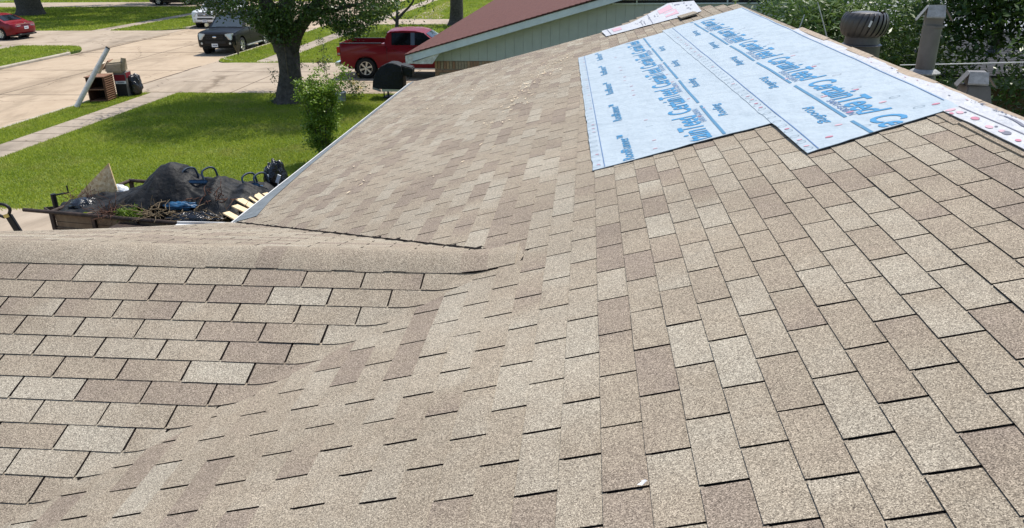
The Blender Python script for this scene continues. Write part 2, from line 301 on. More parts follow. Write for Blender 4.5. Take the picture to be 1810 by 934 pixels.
TABS = []    # dict(pieces=[(poly[(x,y,h,tone)], ...)], nrm, centre)
def tone(rng): 
    r = rng.random()
    if r < .21: return rng.uniform(.0, .2)
    if r < .66: return rng.uniform(.38, .6)
    if r < .90: return rng.uniform(.6, .76)
    return rng.uniform(.8, .95)
TR = random.Random(11)
def tab(uv2xy, u0, u1, s0, s1, nrm, clips, splits, t0, t1, side):
    """a tab: u along the course, s up the slope; lower edge at s0"""
    if TR.random() < .06: lift = TR.uniform(.0012, .003)
    else: lift = TR.uniform(0, .0012)
    j = lambda a: TR.uniform(-a, a)
    hl, hu = .0054 + lift, .0010
    nu = 4 if splits else 1
    pts = []
    lo = [(u0 + (u1 - u0) * i / nu, s0 + j(.0012)) for i in range(nu + 1)]
    hi = [(u1 - (u1 - u0) * i / nu, s1) for i in range(nu + 1)]
    lo[0] = (lo[0][0] + j(.0015), lo[0][1]); lo[-1] = (lo[-1][0] + j(.0015), lo[-1][1])
    poly = []
    for (u, s), h in [(p, hl) for p in lo] + [(p, hu) for p in hi]:
        x, y = uv2xy(u, s); f = (u - u0) / (u1 - u0); poly.append((x, y, h, t0 + (t1 - t0) * f))
    for f, pos, thr in clips:
        poly = clip(poly, f, pos, thr)
        if len(poly) < 3: return
    pieces = [poly]
    if splits:
        f, ths = splits
        for th in ths:
            nx = []
            for p in pieces:
                for pos in (True, False):
                    q = clip(p, f, pos, th)
                    if len(q) > 2: nx.append(q)
            pieces = nx
    cx = sum(p[0] for p in poly) / len(poly); cy = sum(p[1] for p in poly) / len(poly)
    TABS.append(dict(pieces=pieces, n=nrm, c=Vector((cx, cy, roofz(cx, cy) + Z0)), split=splits, side=side))

GAP = lambda: TR.uniform(.0078, .0114)
# main slope
for k in range(-29, 14):
    off = (.417 * k - .07 + TR.uniform(-.02, .02)) % 1.0
    s0 = k * E_; cl_t = tone(TR)
    j0, j1 = int(-3.4 / T_), int(13 / T_)
    tprev = tone(TR); strip = 0
    for j in range(j0, j1):
        if s0 < S_EAVE: s0 = S_EAVE + .03
        y0 = (j + off) * T_; y1 = y0 + T_
        ym = (y0 + y1) / 2; x = s0 * cA
        rk = rake(s0)
        if y0 > rk: continue
        # the printed colour blends drift along the strip: some tabs change tone half way
        ta = tprev if TR.random() < .25 else tone(TR); tb = ta if TR.random() < .62 else tone(TR); tprev = tb
        g = GAP() / 2
        y1c = min(y1 - g, rk)
        clips = []
        if x < -.5:
            if ym < YR: clips.append((fN, True, .085))
            else: clips.append((lambda a, b: fF(a, b) - .012 * mnoise.noise(Vector((a * 9, b * 9, 2))), True, .045))
        tab(lambda u, s: (s * cA, u), y0 + g, y1c, s0 + .001, min(s0 + E_ + .012, S_RIDGE), NA, clips, None, ta, tb, 'A')
# lower cross slope, camera side
for r in range(-1, 21):
    off = (.56 * r - .15 + TR.uniform(-.015, .015)) % 1.0; tprev = tone(TR)
    for j in range(-17, 11):
        x0 = BX + (j + off) * T_; x1 = x0 + T_
        if x0 < -8: continue
        sl = (r + 1) * E_; su = r * E_ - .012
        if r == -1: su = .0
        ta = tprev if TR.random() < .25 else tone(TR); tb = ta if TR.random() < .62 else tone(TR); tprev = tb
        g = GAP() / 2; ymid = BY - (sl - .06) * cB
        xv = (BZ - tB * (BY - ymid)) / tA
        if x0 > xv + .25: continue
        near = x1 > xv - .15
        if near and x0 + g > xv - .02: continue
        x1c = x1 - g
        if near and x1 > xv - .05: x1c = xv + .3
        sp = (fN, (-.05, -.02, .01, .04, .07)) if near else None
        tab(lambda u, s: (u, BY - s * cB), x0 + g, x1c, sl - .001, su, NBn, [(fN, False, .10)] if near else [], sp, ta, tb, 'B')
# lower cross slope, far side
for r in range(0, 23):
    off = TR.random() if r % 2 else TR.random(); off = (.44 * r) % 1.0
    for j in range(-17, 11):
        x0 = BX + (j + off) * T_; x1 = x0 + T_
        if x0 < -8: continue
        sl = (r + 1) * E_ + .05; su = r * E_ + .04
        ym = YR + (sl - .06) * .9565; xv = zBf(-2, ym) / tA
        if x0 > xv - .01: continue
        t_ = tone(TR); g = GAP() / 2
        tab(lambda u, s: (u, YR + s * .9565), x0 + g, x1 - g, sl - .001, su, NBf, [(fF, False, .0)] if x1 > xv - .2 else [], None, t_, t_, 'C')

def tab_geo(t, V, F, MI, TO):
    n = t['n']
    for p in t['pieces']:
        b = len(V); m = len(p); tops = []
        for x, y, h, to in p:
            if t['split']:
                d = t['split'][0](x, y); h = h * min(1, max(.12, (.10 - d) / .03)) + .0015
            P = Vector((x, y, roofz(x, y) + Z0)) + n * h; tops.append(P)
        for P, q in zip(tops, p): V.append(tuple(P)); TO.append(q[3])
        for P, q in zip(tops, p): V.append(tuple(P - n * .0058)); TO.append(q[3])
        F.append(tuple(range(b, b + m))); MI.append(0)
        for i in range(m): F.append((b + i, b + m + i, b + m + (i + 1) % m, b + (i + 1) % m)); MI.append(1)
def tab_mesh(name, tabs, parent):
    V, F, MI, TO = [], [], [], []
    for t in tabs: tab_geo(t, V, F, MI, TO)
    me = bpy.data.meshes.new(name); me.from_pydata(V, [], F); me.polygons.foreach_set('material_index', MI)
    a = me.attributes.new('tone', 'FLOAT', 'POINT'); a.data.foreach_set('value', TO)
    bm = bmesh.new(); bm.from_mesh(me)
    for f in bm.faces:
        if f.material_index == 0 and f.normal.z < 0: f.normal_flip()
    bm.to_mesh(me); bm.free()
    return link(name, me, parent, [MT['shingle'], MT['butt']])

house = empty('house', (0, 0, 0), label='low house under us with a worn tan three-tab shingle roof and blue patches', cat='house')
# deck under the shingles
def zd(x, y): return roofz(x, y) + Z0 - .0022
mb = MB()
nx, ny = 60, 120
xs = [S_EAVE * cA + .02 + i * ((S_RIDGE - S_EAVE) * cA - .02) / nx for i in range(nx + 1)]
grid = {}
for i, x in enumerate(xs):
    ya, yb = -3.4, rake(x / cA)
    for j in range(ny + 1):
        y = ya + (yb - ya) * j / ny; grid[i, j] = len(mb.v); mb.v.append((x, y, zd(x, y)))
for i in range(nx):
    for j in range(ny): mb.f.append((grid[i, j], grid[i + 1, j], grid[i + 1, j + 1], grid[i, j + 1])); mb.m.append(0)
xl = xs[0]
ys = [-1.0 + i * (YR + 1.0) / 24 for i in range(25)] + [YR + i * 2.66 / 24 for i in range(1, 25)]
xb = [-8 + i * (xl + 8) / 20 for i in range(21)]
base = len(mb.v)
for x in xb:
    for y in ys: mb.v.append((x, y, min(zBn(y), zBf(x, y)) + Z0 - .0022))
for i in range(20):
    for j in range(len(ys) - 1):
        a = base + i * len(ys) + j; mb.f.append((a, a + len(ys), a + len(ys) + 1, a + 1)); mb.m.append(0)
# far main slope (behind the ridge), and board thickness at the edges
xr, zr = S_RIDGE * cA, S_RIDGE * sA + Z0
mb.hexa([(xr, -3.4, zr - .03), (xr + 3.0, -3.4, zr - .03 - 3.0 * .6), (xr + 3.0, 10.2, zr - .03 - 3.0 * .6), (xr, 9.4, zr - .03), (xr, -3.4, zr - .004), (xr + 3.0, -3.4, zr - .004 - 3.0 * .6), (xr + 3.0, 10.2, zr - .004 - 3.0 * .6), (xr, 9.4, zr - .004)])
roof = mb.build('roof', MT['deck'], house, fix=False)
V, F, TO, MI = [], [], [], []; tq = random.Random(77)        # slope behind the ridge, courses of tabs
for c in range(27):
    d0, d1 = c * .1089, (c + 1) * .1089; y = -3.4 + (c * .417 % 1) * T_
    while y < 9.3:
        b = len(V); t_ = tone(tq)
        for dd, e in ((d0, .000), (d1, .006)):
            for yy in (y + .005, y + T_ - .005): V.append((xr + dd, yy, zr - .6 * dd + e)); TO.append(t_)
        for yy in (y + .005, y + T_ - .005): V.append((xr + d1, yy, zr - .6 * d1 - .003)); TO.append(t_)
        F += [(b, b + 2, b + 3, b + 1), (b + 2, b + 4, b + 5, b + 3)]; MI += [0, 1]; y += T_
me = bpy.data.meshes.new('back_shingles'); me.from_pydata(V, [], F); me.polygons.foreach_set('material_index', MI); a = me.attributes.new('tone', 'FLOAT', 'POINT'); a.data.foreach_set('value', TO)
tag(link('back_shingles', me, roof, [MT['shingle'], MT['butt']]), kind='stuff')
def size_px(t):
    c = t['c'] - CAM; z = c.dot(F_)
    if z < .2: return 0
    x, y = 905 + 1387.8 * c.dot(R_) / z, 467 - 1387.8 * c.dot(U_) / z
    if not (-70 < x < 1880 and -30 < y < 1010): return 0
    return abs(t['n'].dot(c.normalized())) / z ** 2
def covered(t):
    if t['side'] != 'A': return False
    y = t['c'].y; s = t['c'].x / cA
    return (-.2 < s < .8 and 3.4 < y < 8.8) or (.95 < s < 1.7 and 2.7 < y < 9)
TABS.sort(key=lambda t: -(0 if covered(t) else size_px(t)))
for t in TABS[:300]: tab_mesh('shingle', [t], roof)
tag(tab_mesh('shingle_field', TABS[300:], roof), kind='stuff')

# ridge caps along the lower ridge
CAPM = MT['shingle']
def cap_piece(x0, x1, t, t_end=None):
    V, F, TO = [], [], []; prof = []
    half = .15
    pr_ = [(-half, None), (-.09, None), (-.04, None), (-.015, None), (0, None), (.02, None), (.06, None), (.11, None), (half, None)]
    jit = random.uniform(-.004, .004); low = random.uniform(-.006, .008)
    for x, hh in ((x0, .0102), (x1, .0094 if t_end is None else t_end)):
        for d, _ in pr_:
            y = YR + d - (low if d == -half else 0); z = min(zBn(y), zBf(x, y))
            z = ZR - (math.sqrt(d * d + .03 ** 2) - .03) * (tB if d < 0 else .305) if abs(d) < .1 else z - .004
            za = zA(x); z = smax(z, za - .002, .05)
            V.append((x + (jit if x == x0 else 0), y, z + Z0 + hh))
    n = len(pr_)
    for i in range(n): V.append((V[i][0], V[i][1], V[i][2] - .013))
    for i in range(n): V.append((V[n + i][0], V[n + i][1], V[n + i][2] - .008))
    for i in range(n - 1): F.append((i, n + i, n + i + 1, i + 1))
    MI = [0] * len(F)
    for i in range(n - 1): F.append((i, i + 1, 2 * n + i + 1, 2 * n + i)); MI.append(1)
    F.append((0, 2 * n, 3 * n, n)); F.append((n - 1, 2 * n - 1, 4 * n - 1, 3 * n - 1)); MI += [1, 1]
    me = bpy.data.meshes.new('ridge_cap'); me.from_pydata(V, [], F); me.polygons.foreach_set('material_index', MI)
    a = me.attributes.new('tone', 'FLOAT', 'POINT'); a.data.foreach_set('value', [t] * len(V)); 
    me.shade_smooth(); me.set_sharp_from_angle(angle=.6)
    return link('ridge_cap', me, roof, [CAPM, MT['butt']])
x = -.66; caps = random.Random(5); cap_piece(-.66 - .02, -.60, .5, -.006)
while x > -8:
    cap_piece(x - .137, x + .012, caps.choice([.5, .52, .48, .56, .54, .22, .5, .58, .55])); x -= .135
# strip of old cap edge beside the main ridge
y = -3.0
while y < 2.55:
    ln = random.uniform(.2, .4); m = MB()
    h = random.uniform(.008, .013); s0 = 1.578 + random.uniform(-.012, .008)
    m.hexa([onA(y + .004, s0, .001), onA(min(2.56, y + ln), s0 + random.uniform(-.006, .006), .001), onA(min(2.56, y + ln), 1.72, .001), onA(y + .004, 1.72, .001)] + [onA(y + .004, s0, h), onA(min(2.56, y + ln), s0 + .003, h + random.uniform(0, .004)), onA(min(2.56, y + ln), 1.72, .006), onA(y + .004, 1.72, .006)])
    o = m.build('cap_edge', [MT['shingle']], roof); a = o.data.attributes.new('tone', 'FLOAT', 'POINT'); a.data.foreach_set('value', [random.uniform(.05, .4)] * 8); y += ln
# tan ridge strips on the main ridge
y = -3.0
while y < 6.3:
    ln = random.uniform(.45, .9); m = MB(); z = zr; yy = min(6.3, y + ln - .006); dz = random.uniform(.012, .024)
    pr1 = [(xr - .045, z - .012 + dz - .002), (xr, z + dz + .004), (xr + .08, z - .08 * .6 + dz - .004)]
    for (xa, za), (xb_, zb) in zip(pr1, pr1[1:]):
        m.hexa([(xa, y, za - .012), (xb_, y, zb - .012), (xb_, yy, zb - .012), (xa, yy, za - .012), (xa, y, za), (xb_, y, zb), (xb_, yy, zb), (xa, yy, za)])
    m.build('ridge_strip', MT['tan_cap'], roof); y += ln
# eave flashing, gutter, walls
m = MB()
xe, ze = S_EAVE * cA, S_EAVE * sA + Z0
FLW = [(4.72, .22), (5.3, .13), (6.5, .065), (8.5, .035), (12.45, .03)]
for (ya, wa_), (yb, wb_) in zip(FLW, FLW[1:]):
    q = [onA(ya, S_EAVE - .015, .0085), onA(ya, S_EAVE + wa_, .0085), onA(yb, S_EAVE + wb_, .0085), onA(yb, S_EAVE - .015, .0085)]
    m.hexa(q + [p + NA * .002 for p in q])
m.build('eave_flashing', MT['metal_flash'], house)
m = MB()
m.prism([(xe - .002, ze - .125), (xe - .062, ze - .125), (xe - .070, ze - .06), (xe - .070, ze - .016), (xe - .058, ze - .016), (xe - .058, ze - .055), (xe - .002, ze - .055)], 7.75, lambda u, v, w_: (u, 4.70 + w_, v))
m.prism([(4.74, ze - .13), (4.785, ze - .13), (4.79, ze - .06), (4.79, ze - .030), (4.778, ze - .030), (4.778, ze - .05), (4.74, ze - .05)], -.55, lambda u, v, w_: (xe - .03 + w_, u, v + .012))
gt = m.build('gutter', MT['white_trim'], house)
m = MB(); m.box((xe - .03, 8.57, ze - .053), (.05, 7.7, .004)); m.build('gutter_floor', MT['deck'], gt)  # near-black strip along the gutter floor
m = MB()
m.box(((xe + .4 + 4.3) / 2, 3.2, 1.2), (4.3 - xe - .4, 12.6, 2.4)); m.box((-5.6, 2.1, 1.2), (4.0, 4.0, 2.40))
m.build('wall', MT['bricks'][0], house)
m = MB(); m.box((xe + .03, 8.57, ze - .09), (.03, 7.7, .15)); m.build('fascia', MT['white_trim'], house)

# ------------------------------------------------------------------ underlayment sheets and their print
def wrinkle(y, s):
    return .0150 + .0030 * math.sin(5.1 * y + 2.3 * s) * math.sin(3.7 * s + .7 * y) + .0040 * (mnoise.noise(Vector((y * 1.3, s * 2.2, 3.1)))) + .0014 * mnoise.noise(Vector((y * 5, s * 4, 9)))
def sheet(name, corners, hofs, label, mat='sheet', nu=60, nv=14, ragged=.011, group=None, lift_edge=0, cat='roofing sheet'):
    (a, b, c, d) = corners            # (y,s): near-low, near-high, far-high, far-low
    root = empty(name, onA(*a), 0, label=label, cat=cat, group=group)
    V, F = [], []
    for i in range(nu + 1):
        for j in range(nv + 1):
            u, v = i / nu, j / nv
            y = (a[0] * (1 - v) + b[0] * v) * (1 - u) + (d[0] * (1 - v) + c[0] * v) * u; s = (a[1] * (1 - u) + d[1] * u) * (1 - v) + (b[1] * (1 - u) + c[1] * u) * v
            if i in (0, nu): y += ragged * mnoise.noise(Vector((s * 9, i, 2)))
            if j in (0, nv): s += ragged * mnoise.noise(Vector((y * 6, j, 5)))
            V.append(tuple(onA(y, s, wrinkle(y, s) + hofs) - Vector(onA(*a))))
    for i in range(nu):
        for j in range(nv): q = i * (nv + 1) + j; F.append((q, q + nv + 1, q + nv + 2, q + 1))
    n = len(V); V += [(v[0] + NA.x * -.0035, v[1], v[2] - .0035) for v in V]
    F2 = list(F) + [tuple(n + i for i in reversed(f)) for f in F]
    rim = [i * (nv + 1) for i in range(nu + 1)] + [nu * (nv + 1) + j for j in range(1, nv + 1)] + [i * (nv + 1) + nv for i in range(nu - 1, -1, -1)] + [j for j in range(nv - 1, 0, -1)]
    F2 += [(rim[i], rim[(i + 1) % len(rim)], n + rim[(i + 1) % len(rim)], n + rim[i]) for i in range(len(rim))]
    me = bpy.data.meshes.new('film'); me.from_pydata(V, [], F2); bm = bmesh.new(); bm.from_mesh(me); bmesh.ops.recalc_face_normals(bm, faces=bm.faces); bm.to_mesh(me); bm.free(); me.shade_smooth(); me.set_sharp_from_angle(angle=1)
    link('film', me, root, MT[mat]); return root
FONT_CACHE = {}
def text_mesh(txt, shear, bold):
    k = (txt, shear, bold)
    if k not in FONT_CACHE:
        c = bpy.data.curves.new('t', 'FONT'); c.body = txt; c.size = 1; c.shear = shear; c.offset = bold; c.resolution_u = 3
        o = bpy.data.objects.new('t', c); COL.objects.link(o); dg = bpy.context.evaluated_depsgraph_get(); me = bpy.data.meshes.new_from_object(o.evaluated_get(dg))
        bm = bmesh.new(); bm.from_mesh(me); bmesh.ops.triangulate(bm, faces=bm.faces); bmesh.ops.subdivide_edges(bm, edges=[e for e in bm.edges if e.calc_length() > .25], cuts=2, use_grid_fill=False); bmesh.ops.triangulate(bm, faces=bm.faces)
        V = np.array([v.co[:2] for v in bm.verts]); F = [tuple(v.index for v in f.verts) for f in bm.faces]; bm.free()
        bpy.data.objects.remove(o); FONT_CACHE[k] = (V, F)
    return FONT_CACHE[k]
def put_text(root, name, txt, y0, y1, s, height, hofs, mat, shear=0, bold=0, cut=None, xh=.72, rot=0.0):
    """text from y0 to y1 along the roof; y1<y0 reads towards the camera (letters up the slope), y1>y0 reads away (letters down the slope)"""
    V, F = text_mesh(txt, shear, bold); x0, x1 = V[:, 0].min(), V[:, 0].max()
    dr = 1 if y1 > y0 else -1
    P = []
    for vx, vy in V:
        y = y0 + (y1 - y0) * (vx - x0) / (x1 - x0); ss = s - dr * vy / xh * height + rot * (y - y0)
        if cut is not None: y = max(y, cut)
        P.append(tuple(onA(y, ss, wrinkle(y, ss) + hofs) - root.location))
    me = bpy.data.meshes.new(name); 
    if cut is not None: F = [f for f in F if len({round(P[i][1], 5) for i in f}) > 1]
    me.from_pydata(P, [], F); bm = bmesh.new(); bm.from_mesh(me)
    for f in bm.faces:
        if f.normal.z < 0: f.normal_flip()
    bm.to_mesh(me); bm.free()
    return link(name, me, root, MT[mat])
def put_line(root, name, y0, s0, y1, s1, wd, hofs, mat, n=24):
    V, F = [], []
    for i in range(n + 1):
        t = i / n; y = y0 + (y1 - y0) * t; s = s0 + (s1 - s0) * t
        for k in (-.5, .5): V.append(tuple(onA(y, s + k * wd, wrinkle(y, s) + hofs) - root.location))
    for i in range(n): F.append((2 * i, 2 * i + 1, 2 * i + 3, 2 * i + 2))
    me = bpy.data.meshes.new(name); me.from_pydata(V, [], F); return link(name, me, root, MT[mat])
def put_marks(root, marks, hofs):     # nail rings and dots printed on the film: (y, s, ry, rs, filled, matindex, rotation)
    V, F, MI = [], [], []
    for y, s, ry, rs, fill, mi, ro in marks:
        n = 14; b = len(V)
        for ring in ((1, .86) if not fill else (1,)):
            for k in range(n):
                t = 2 * math.pi * k / n; a, c = math.cos(t) * ry * ring, math.sin(t) * rs * ring
                yy = y + a * math.cos(ro) - c * math.sin(ro); ss = s + a * math.sin(ro) + c * math.cos(ro)
                V.append(tuple(onA(yy, ss, wrinkle(yy, ss) + hofs) - root.location))
        if fill: F.append(tuple(range(b, b + n))[::-1]); MI.append(mi)
        else:
            for k in range(n): F.append((b + (k + 1) % n, b + k, b + n + k, b + n + (k + 1) % n)); MI.append(mi)
    me = bpy.data.meshes.new('nail_marks'); me.from_pydata(V, [], F); me.polygons.foreach_set('material_index', MI)
    return tag(link('nail_marks', me, root, [MT['ring'], MT['pink'], MT['pink_pale'], MT['grey_ink']]), kind='stuff')
UG = 'pale blue printed underlayment sheets'
low = sheet('underlayment_sheet', ((3.245, -.262), (3.225, .99), (8.985, .86), (8.97, -.435)), 0, 'pale blue printed sheet with a RoofRunner edge column, lower of the two on the roof', group=UG)
lowslope = -.0255
lsl = lambda s32, y: s32 + lowslope * (y - 3.24)
PER = 1.215
HP = .0026
for i in range(-1, 5):
    y0 = 2.905 + i * PER                    # the C of each word sits nearest the camera
    s_ = lsl(.508, y0)
    V_cut = 3.256 if i < 0 else None
    if i == -1: continue
    if y0 + 1.1 > 8.9: pass
    put_text(low, 'printed_logo', 'CertainTeed', y0, min(y0 + 1.13, 8.9), s_, .165, HP, 'print_blue', .32, .020, cut=3.258 if y0 < 3.26 else None, rot=lowslope) if y0 < 8.2 else None
    ys_ = 3.72 + (i) * PER
    if ys_ + .45 < 8.9: put_text(low, 'printed_word', 'SAINT-GOBAIN', ys_, ys_ + .43, lsl(.552, ys_), .042, HP, 'print_pale', 0, .012, rot=lowslope)
    yd = 2.99 + i * PER
    put_line(low, 'printed_dash', max(3.25, yd + .11), lsl(.587, max(3.25, yd + .11)), min(8.93, yd + PER), lsl(.587, min(8.93, yd + PER)), .020, HP, 'print_line')
    yr_ = 3.74 + i * PER
    if yr_ + .4 < 8.9: put_text(low, 'printed_word', 'Roofing', yr_, yr_ + .40, lsl(.70, yr_), .062, HP, 'print_blue', .25, .008, rot=lowslope)
    yq = 3.26 + i * PER
    if yq + .7 < 8.95: put_text(low, 'printed_word', 'RoofRunner\u2122', yq, yq + .72, lsl(.012, yq), .075, HP, 'print_blue', .15, .012, rot=lowslope)
put_line(low, 'printed_line', 3.26, lsl(-.184, 3.24), 8.95, lsl(-.184, 8.95) - .02, .006, HP, 'print_thin')
mk = []; r9 = random.Random(4)
y = 3.32
while y < 8.9:
    mk.append((y, lsl(-.225, y) - .01, .022, .028, False, 0, 0)); 
    if r9.random() < .35: mk.append((y + .03, lsl(-.222, y), .007, .014, True, 1 if r9.random() < .3 else 2, .4))
    y += .138
y = 3.36
while y < 8.9:
    if r9.random() < .6: f_ = r9.random() < .45; mk.append((y, lsl(.17 + r9.uniform(-.02, .02), y), .008 if f_ else .016, .016 if f_ else .024, f_, r9.choice([1, 2, 2]) if f_ else 0, .3))
    if r9.random() < .35: mk.append((y + .1, lsl(.545 + r9.uniform(-.02, .05), y), .007, .014, True, r9.choice([1, 2]), .3))
    y += .22
put_marks(low, mk, HP)
up = sheet('underlayment_sheet', ((2.455, .892), (2.585, 1.70), (9.10, 1.745), (9.15, .705)), .004, 'pale blue printed sheet against the ridge with blue lettering facing us, upper of two', group=UG)
upslope = -.021
usl = lambda s25, y: s25 + upslope * (y - 2.5)
HU = .0026 + .004
for i in range(0, 6):
    y0 = 2.765 + i * PER
    if i == 0:
        put_text(up, 'printed_logo', 'CertainTeed', y0 + .01, y0 + .01 - 1.14, usl(1.303, y0), .165, HU, 'print_blue', .32, .020, cut=2.545, rot=upslope)
    y0 += PER if False else 0
    if i >= 1 and y0 < 9.05: put_text(up, 'printed_logo', 'CertainTeed', y0, y0 - 1.13, usl(1.303, y0), .165, HU, 'print_blue', .32, .020, rot=upslope)
    yd = 2.92 + i * PER
    if i == 0: put_line(up, 'printed_dash', 2.51, usl(1.236, 2.5), 2.815, usl(1.232, 2.8), .020, HU, 'print_line')
    put_line(up, 'printed_dash', yd, usl(1.232, yd), min(9.08, yd + PER - .11), usl(1.232, yd + PER - .11), .020, HU, 'print_line')
    ys_ = 3.38 + i * PER
    if ys_ < 9: put_text(up, 'printed_word', 'SAINT-GOBAIN', ys_, ys_ - .45, usl(1.258, ys_), .040, HU, 'print_pale' if i else 'print_thin', 0, .012, rot=upslope)
    yr_ = 3.36 + i * PER
    if yr_ < 9: put_text(up, 'printed_word', 'Roofing', yr_, yr_ - .47, usl(1.105, yr_), .062, HU, 'print_blue', .25, .010, rot=upslope)
put_line(up, 'printed_line', 2.475, usl(.955, 2.5), 9.1, usl(.955, 9.1) + .02, .006, HU, 'print_thin')
put_line(up, 'printed_line', 2.75, 1.688, 9.05, 1.728, .006, HU, 'print_thin')
mk = []; y = 2.52
while y < 9:
    mk.append((y, usl(.915, y), .022, .026, False, 0, 0))
    if r9.random() < .4: mk.append((y + .05, usl(.918, y), .010, .015, True, r9.choice([1, 2, 2]), .3))
    y += .138
for y, s, f, c in ((2.75, 1.56, 0, 0), (3.02, 1.46, 1, 1), (3.06, 1.54, 0, 0), (3.45, 1.44, 1, 1), (3.5, 1.46, 0, 0), (4.0, 1.48, 0, 3), (4.45, 1.44, 1, 1), (4.5, 1.47, 0, 0), (5.1, 1.44, 1, 2), (5.2, 1.47, 0, 0), (5.9, 1.43, 0, 3), (6.6, 1.44, 0, 3), (7.3, 1.42, 0, 3), (2.8, 1.15, 1, 1), (2.62, 1.05, 1, 1), (3.0, 1.27, 1, 1), (2.95, 1.28, 0, 0), (2.66, 1.25, 0, 0), (4.3, 1.2, 1, 2), (4.27, 1.22, 0, 0), (3.5, 1.26, 1, 1), (3.55, 1.235, 0, 0), (2.72, 1.635, 1, 1)):
    mk.append((y, s, .013 if f else .019, .021 if f else .030, bool(f), c if c != 1 else (1 if r9.random() < .5 else 2), .25))
put_marks(up, mk, HU)
# white film along the ridge, right of the blue sheets
wh = sheet('ridge_film', ((-2.5, 1.612), (-2.5, 1.785), (2.575, 1.775), (2.575, 1.612)), .006, 'white film strip with red and grey spots beside the ridge at right', 'white_sheet', 70, 10, .004)
HW = .0086 + .006 - .006
put_line(wh, 'printed_line', -2.4, 1.695, 2.57, 1.690, .006, .006 + .0026, 'grey_ink')
mk = [(2.30, 1.655, .035, .016, True, 1, 0), (2.30, 1.655, .033, .015, False, 3, 0), (2.12, 1.640, .03, .013, True, 2, 0), (2.10, 1.662, .012, .006, True, 3, 0), (1.98, 1.652, .034, .015, True, 3, 0), (2.02, 1.650, .022, .012, True, 2, 0), (2.46, 1.650, .03, .014, True, 2, 0), (2.44, 1.668, .010, .006, True, 3, 0), (1.85, 1.64, .02, .01, True, 1, 0), (2.54, 1.640, .02, .022, True, 2, 0), (1.55, 1.66, .03, .015, True, 1, 0), (1.2, 1.64, .03, .015, True, 3, 0),
      (2.48, 1.618, .02, .008, True, 1, 0), (2.545, 1.63, .016, .016, True, 2, 0)]
put_marks(wh, mk, .006 + .0026)
m = MB(); rr = random.Random(3)
pts = [(2.27 - i * .05, 1.748 + .006 * math.sin(i * .9) + rr.uniform(-.003, .003)) for i in range(14)]
for (ya, sa_), (yb, sb_), wd in zip(pts, pts[1:], [.004, .007, .010, .012, .013, .014, .014, .014, .013, .013, .012, .010, .006]):
    m.add([onA(ya, sa_ - wd / 2, wrinkle(ya, sa_) + .0092) - wh.location, onA(yb, sb_ - wd / 2, wrinkle(yb, sb_) + .0092) - wh.location, onA(yb, sb_ + wd / 2, wrinkle(yb, sb_) + .0092) - wh.location, onA(ya, sa_ + wd / 2, wrinkle(ya, sa_) + .0092) - wh.location], [(0, 1, 2, 3)])
for _ in range(16):
    y = rr.uniform(1.9, 2.62); s = rr.uniform(1.765, 1.78) + (0 if y < 2.57 else -.01)
    l = rr.uniform(.015, .05); m.add([onA(y, s, .024) - wh.location, onA(y - l, s - .004, .024) - wh.location, onA(y - l, s + .003, .024) - wh.location], [(0, 1, 2)])
m.build('tear', MT['grey_ink'], wh, fix=False)
wb = sheet('ridge_film', ((2.57, 1.69), (2.57, 1.792), (6.3, 1.778), (6.3, 1.72)), .0095 - .006, 'thin white film lapped between the upper blue sheet and the ridge', 'white_sheet', 60, 6, .01)
mk = [(y, 1.755 + rr.uniform(-.02, .015), rr.uniform(.006, .025), .003, True, rr.choice([2, 2, 3]), 0) for y in [2.65 + i * .16 for i in range(14)]]
put_marks(wb, mk, .0035 + .003)
# far pink printed film over the rake
fw = empty('rake_film', onA(10.4, 0), label='white film with pink blocks hanging over the far rake of the roof', cat='roofing sheet')
def far_pt(u, v):
    a, b, c, d = (10.42, -.02), (10.02, 1.34), (10.75, 1.42), (11.15, -.08)
    y = (a[0] * (1 - v) + b[0] * v) * (1 - u) + (d[0] * (1 - v) + c[0] * v) * u; s = (a[1] * (1 - v) + b[1] * v) * (1 - u) + (d[1] * (1 - v) + c[1] * v) * u
    y += u * 1.55 * max(0, 1 - abs(v - .78) / .5) ** 1.2
    return onA(y, s, .016 + .006 * mnoise.noise(Vector((u * 4, v * 6, 1))) + .02 * u) - fw.location
V, F = [], []
for i in range(13):
    for j in range(31): V.append(tuple(far_pt(i / 12, j / 30)))
for i in range(12):
    for j in range(30): q = i * 31 + j; F.append((q, q + 31, q + 32, q + 1))
me = bpy.data.meshes.new('film'); me.from_pydata(V, [], F); me.shade_smooth(); link('film', me, fw, MT['white_sheet'])
m = MB()
def far_quad(u0, u1, v0, v1, mi, e=.003):
    n = 6
    for a in range(n):
        p = [far_pt(u0, v0 + (v1 - v0) * a / n), far_pt(u1, v0 + (v1 - v0) * a / n), far_pt(u1, v0 + (v1 - v0) * (a + 1) / n), far_pt(u0, v0 + (v1 - v0) * (a + 1) / n)]
        m.add([q + NA * e for q in p], [(0, 1, 2, 3)], mi)
far_quad(.35, .8, .10, .19, 1); far_quad(.55, .85, .62, .78, 1); far_quad(.2, .5, .66, .80, 1); far_quad(.0, 1, .055, .062, 0); far_quad(.02, .98, .50, .507, 0); far_quad(.1, .5, .40, .406, 0); far_quad(.1, .5, .43, .436, 0)
for k in range(26):
    v = rr.uniform(.3, .6) if k < 14 else rr.uniform(.8, .97); u = .55 + rr.uniform(-.12, .12) if k < 14 else rr.uniform(.2, .9); far_quad(u, u + .05, v, v + rr.uniform(.006, .02), 0)
m.build('printed_blocks', [MT['grey_ink'], MT['pink_pale']], fw, fix=False)['kind'] = 'stuff'
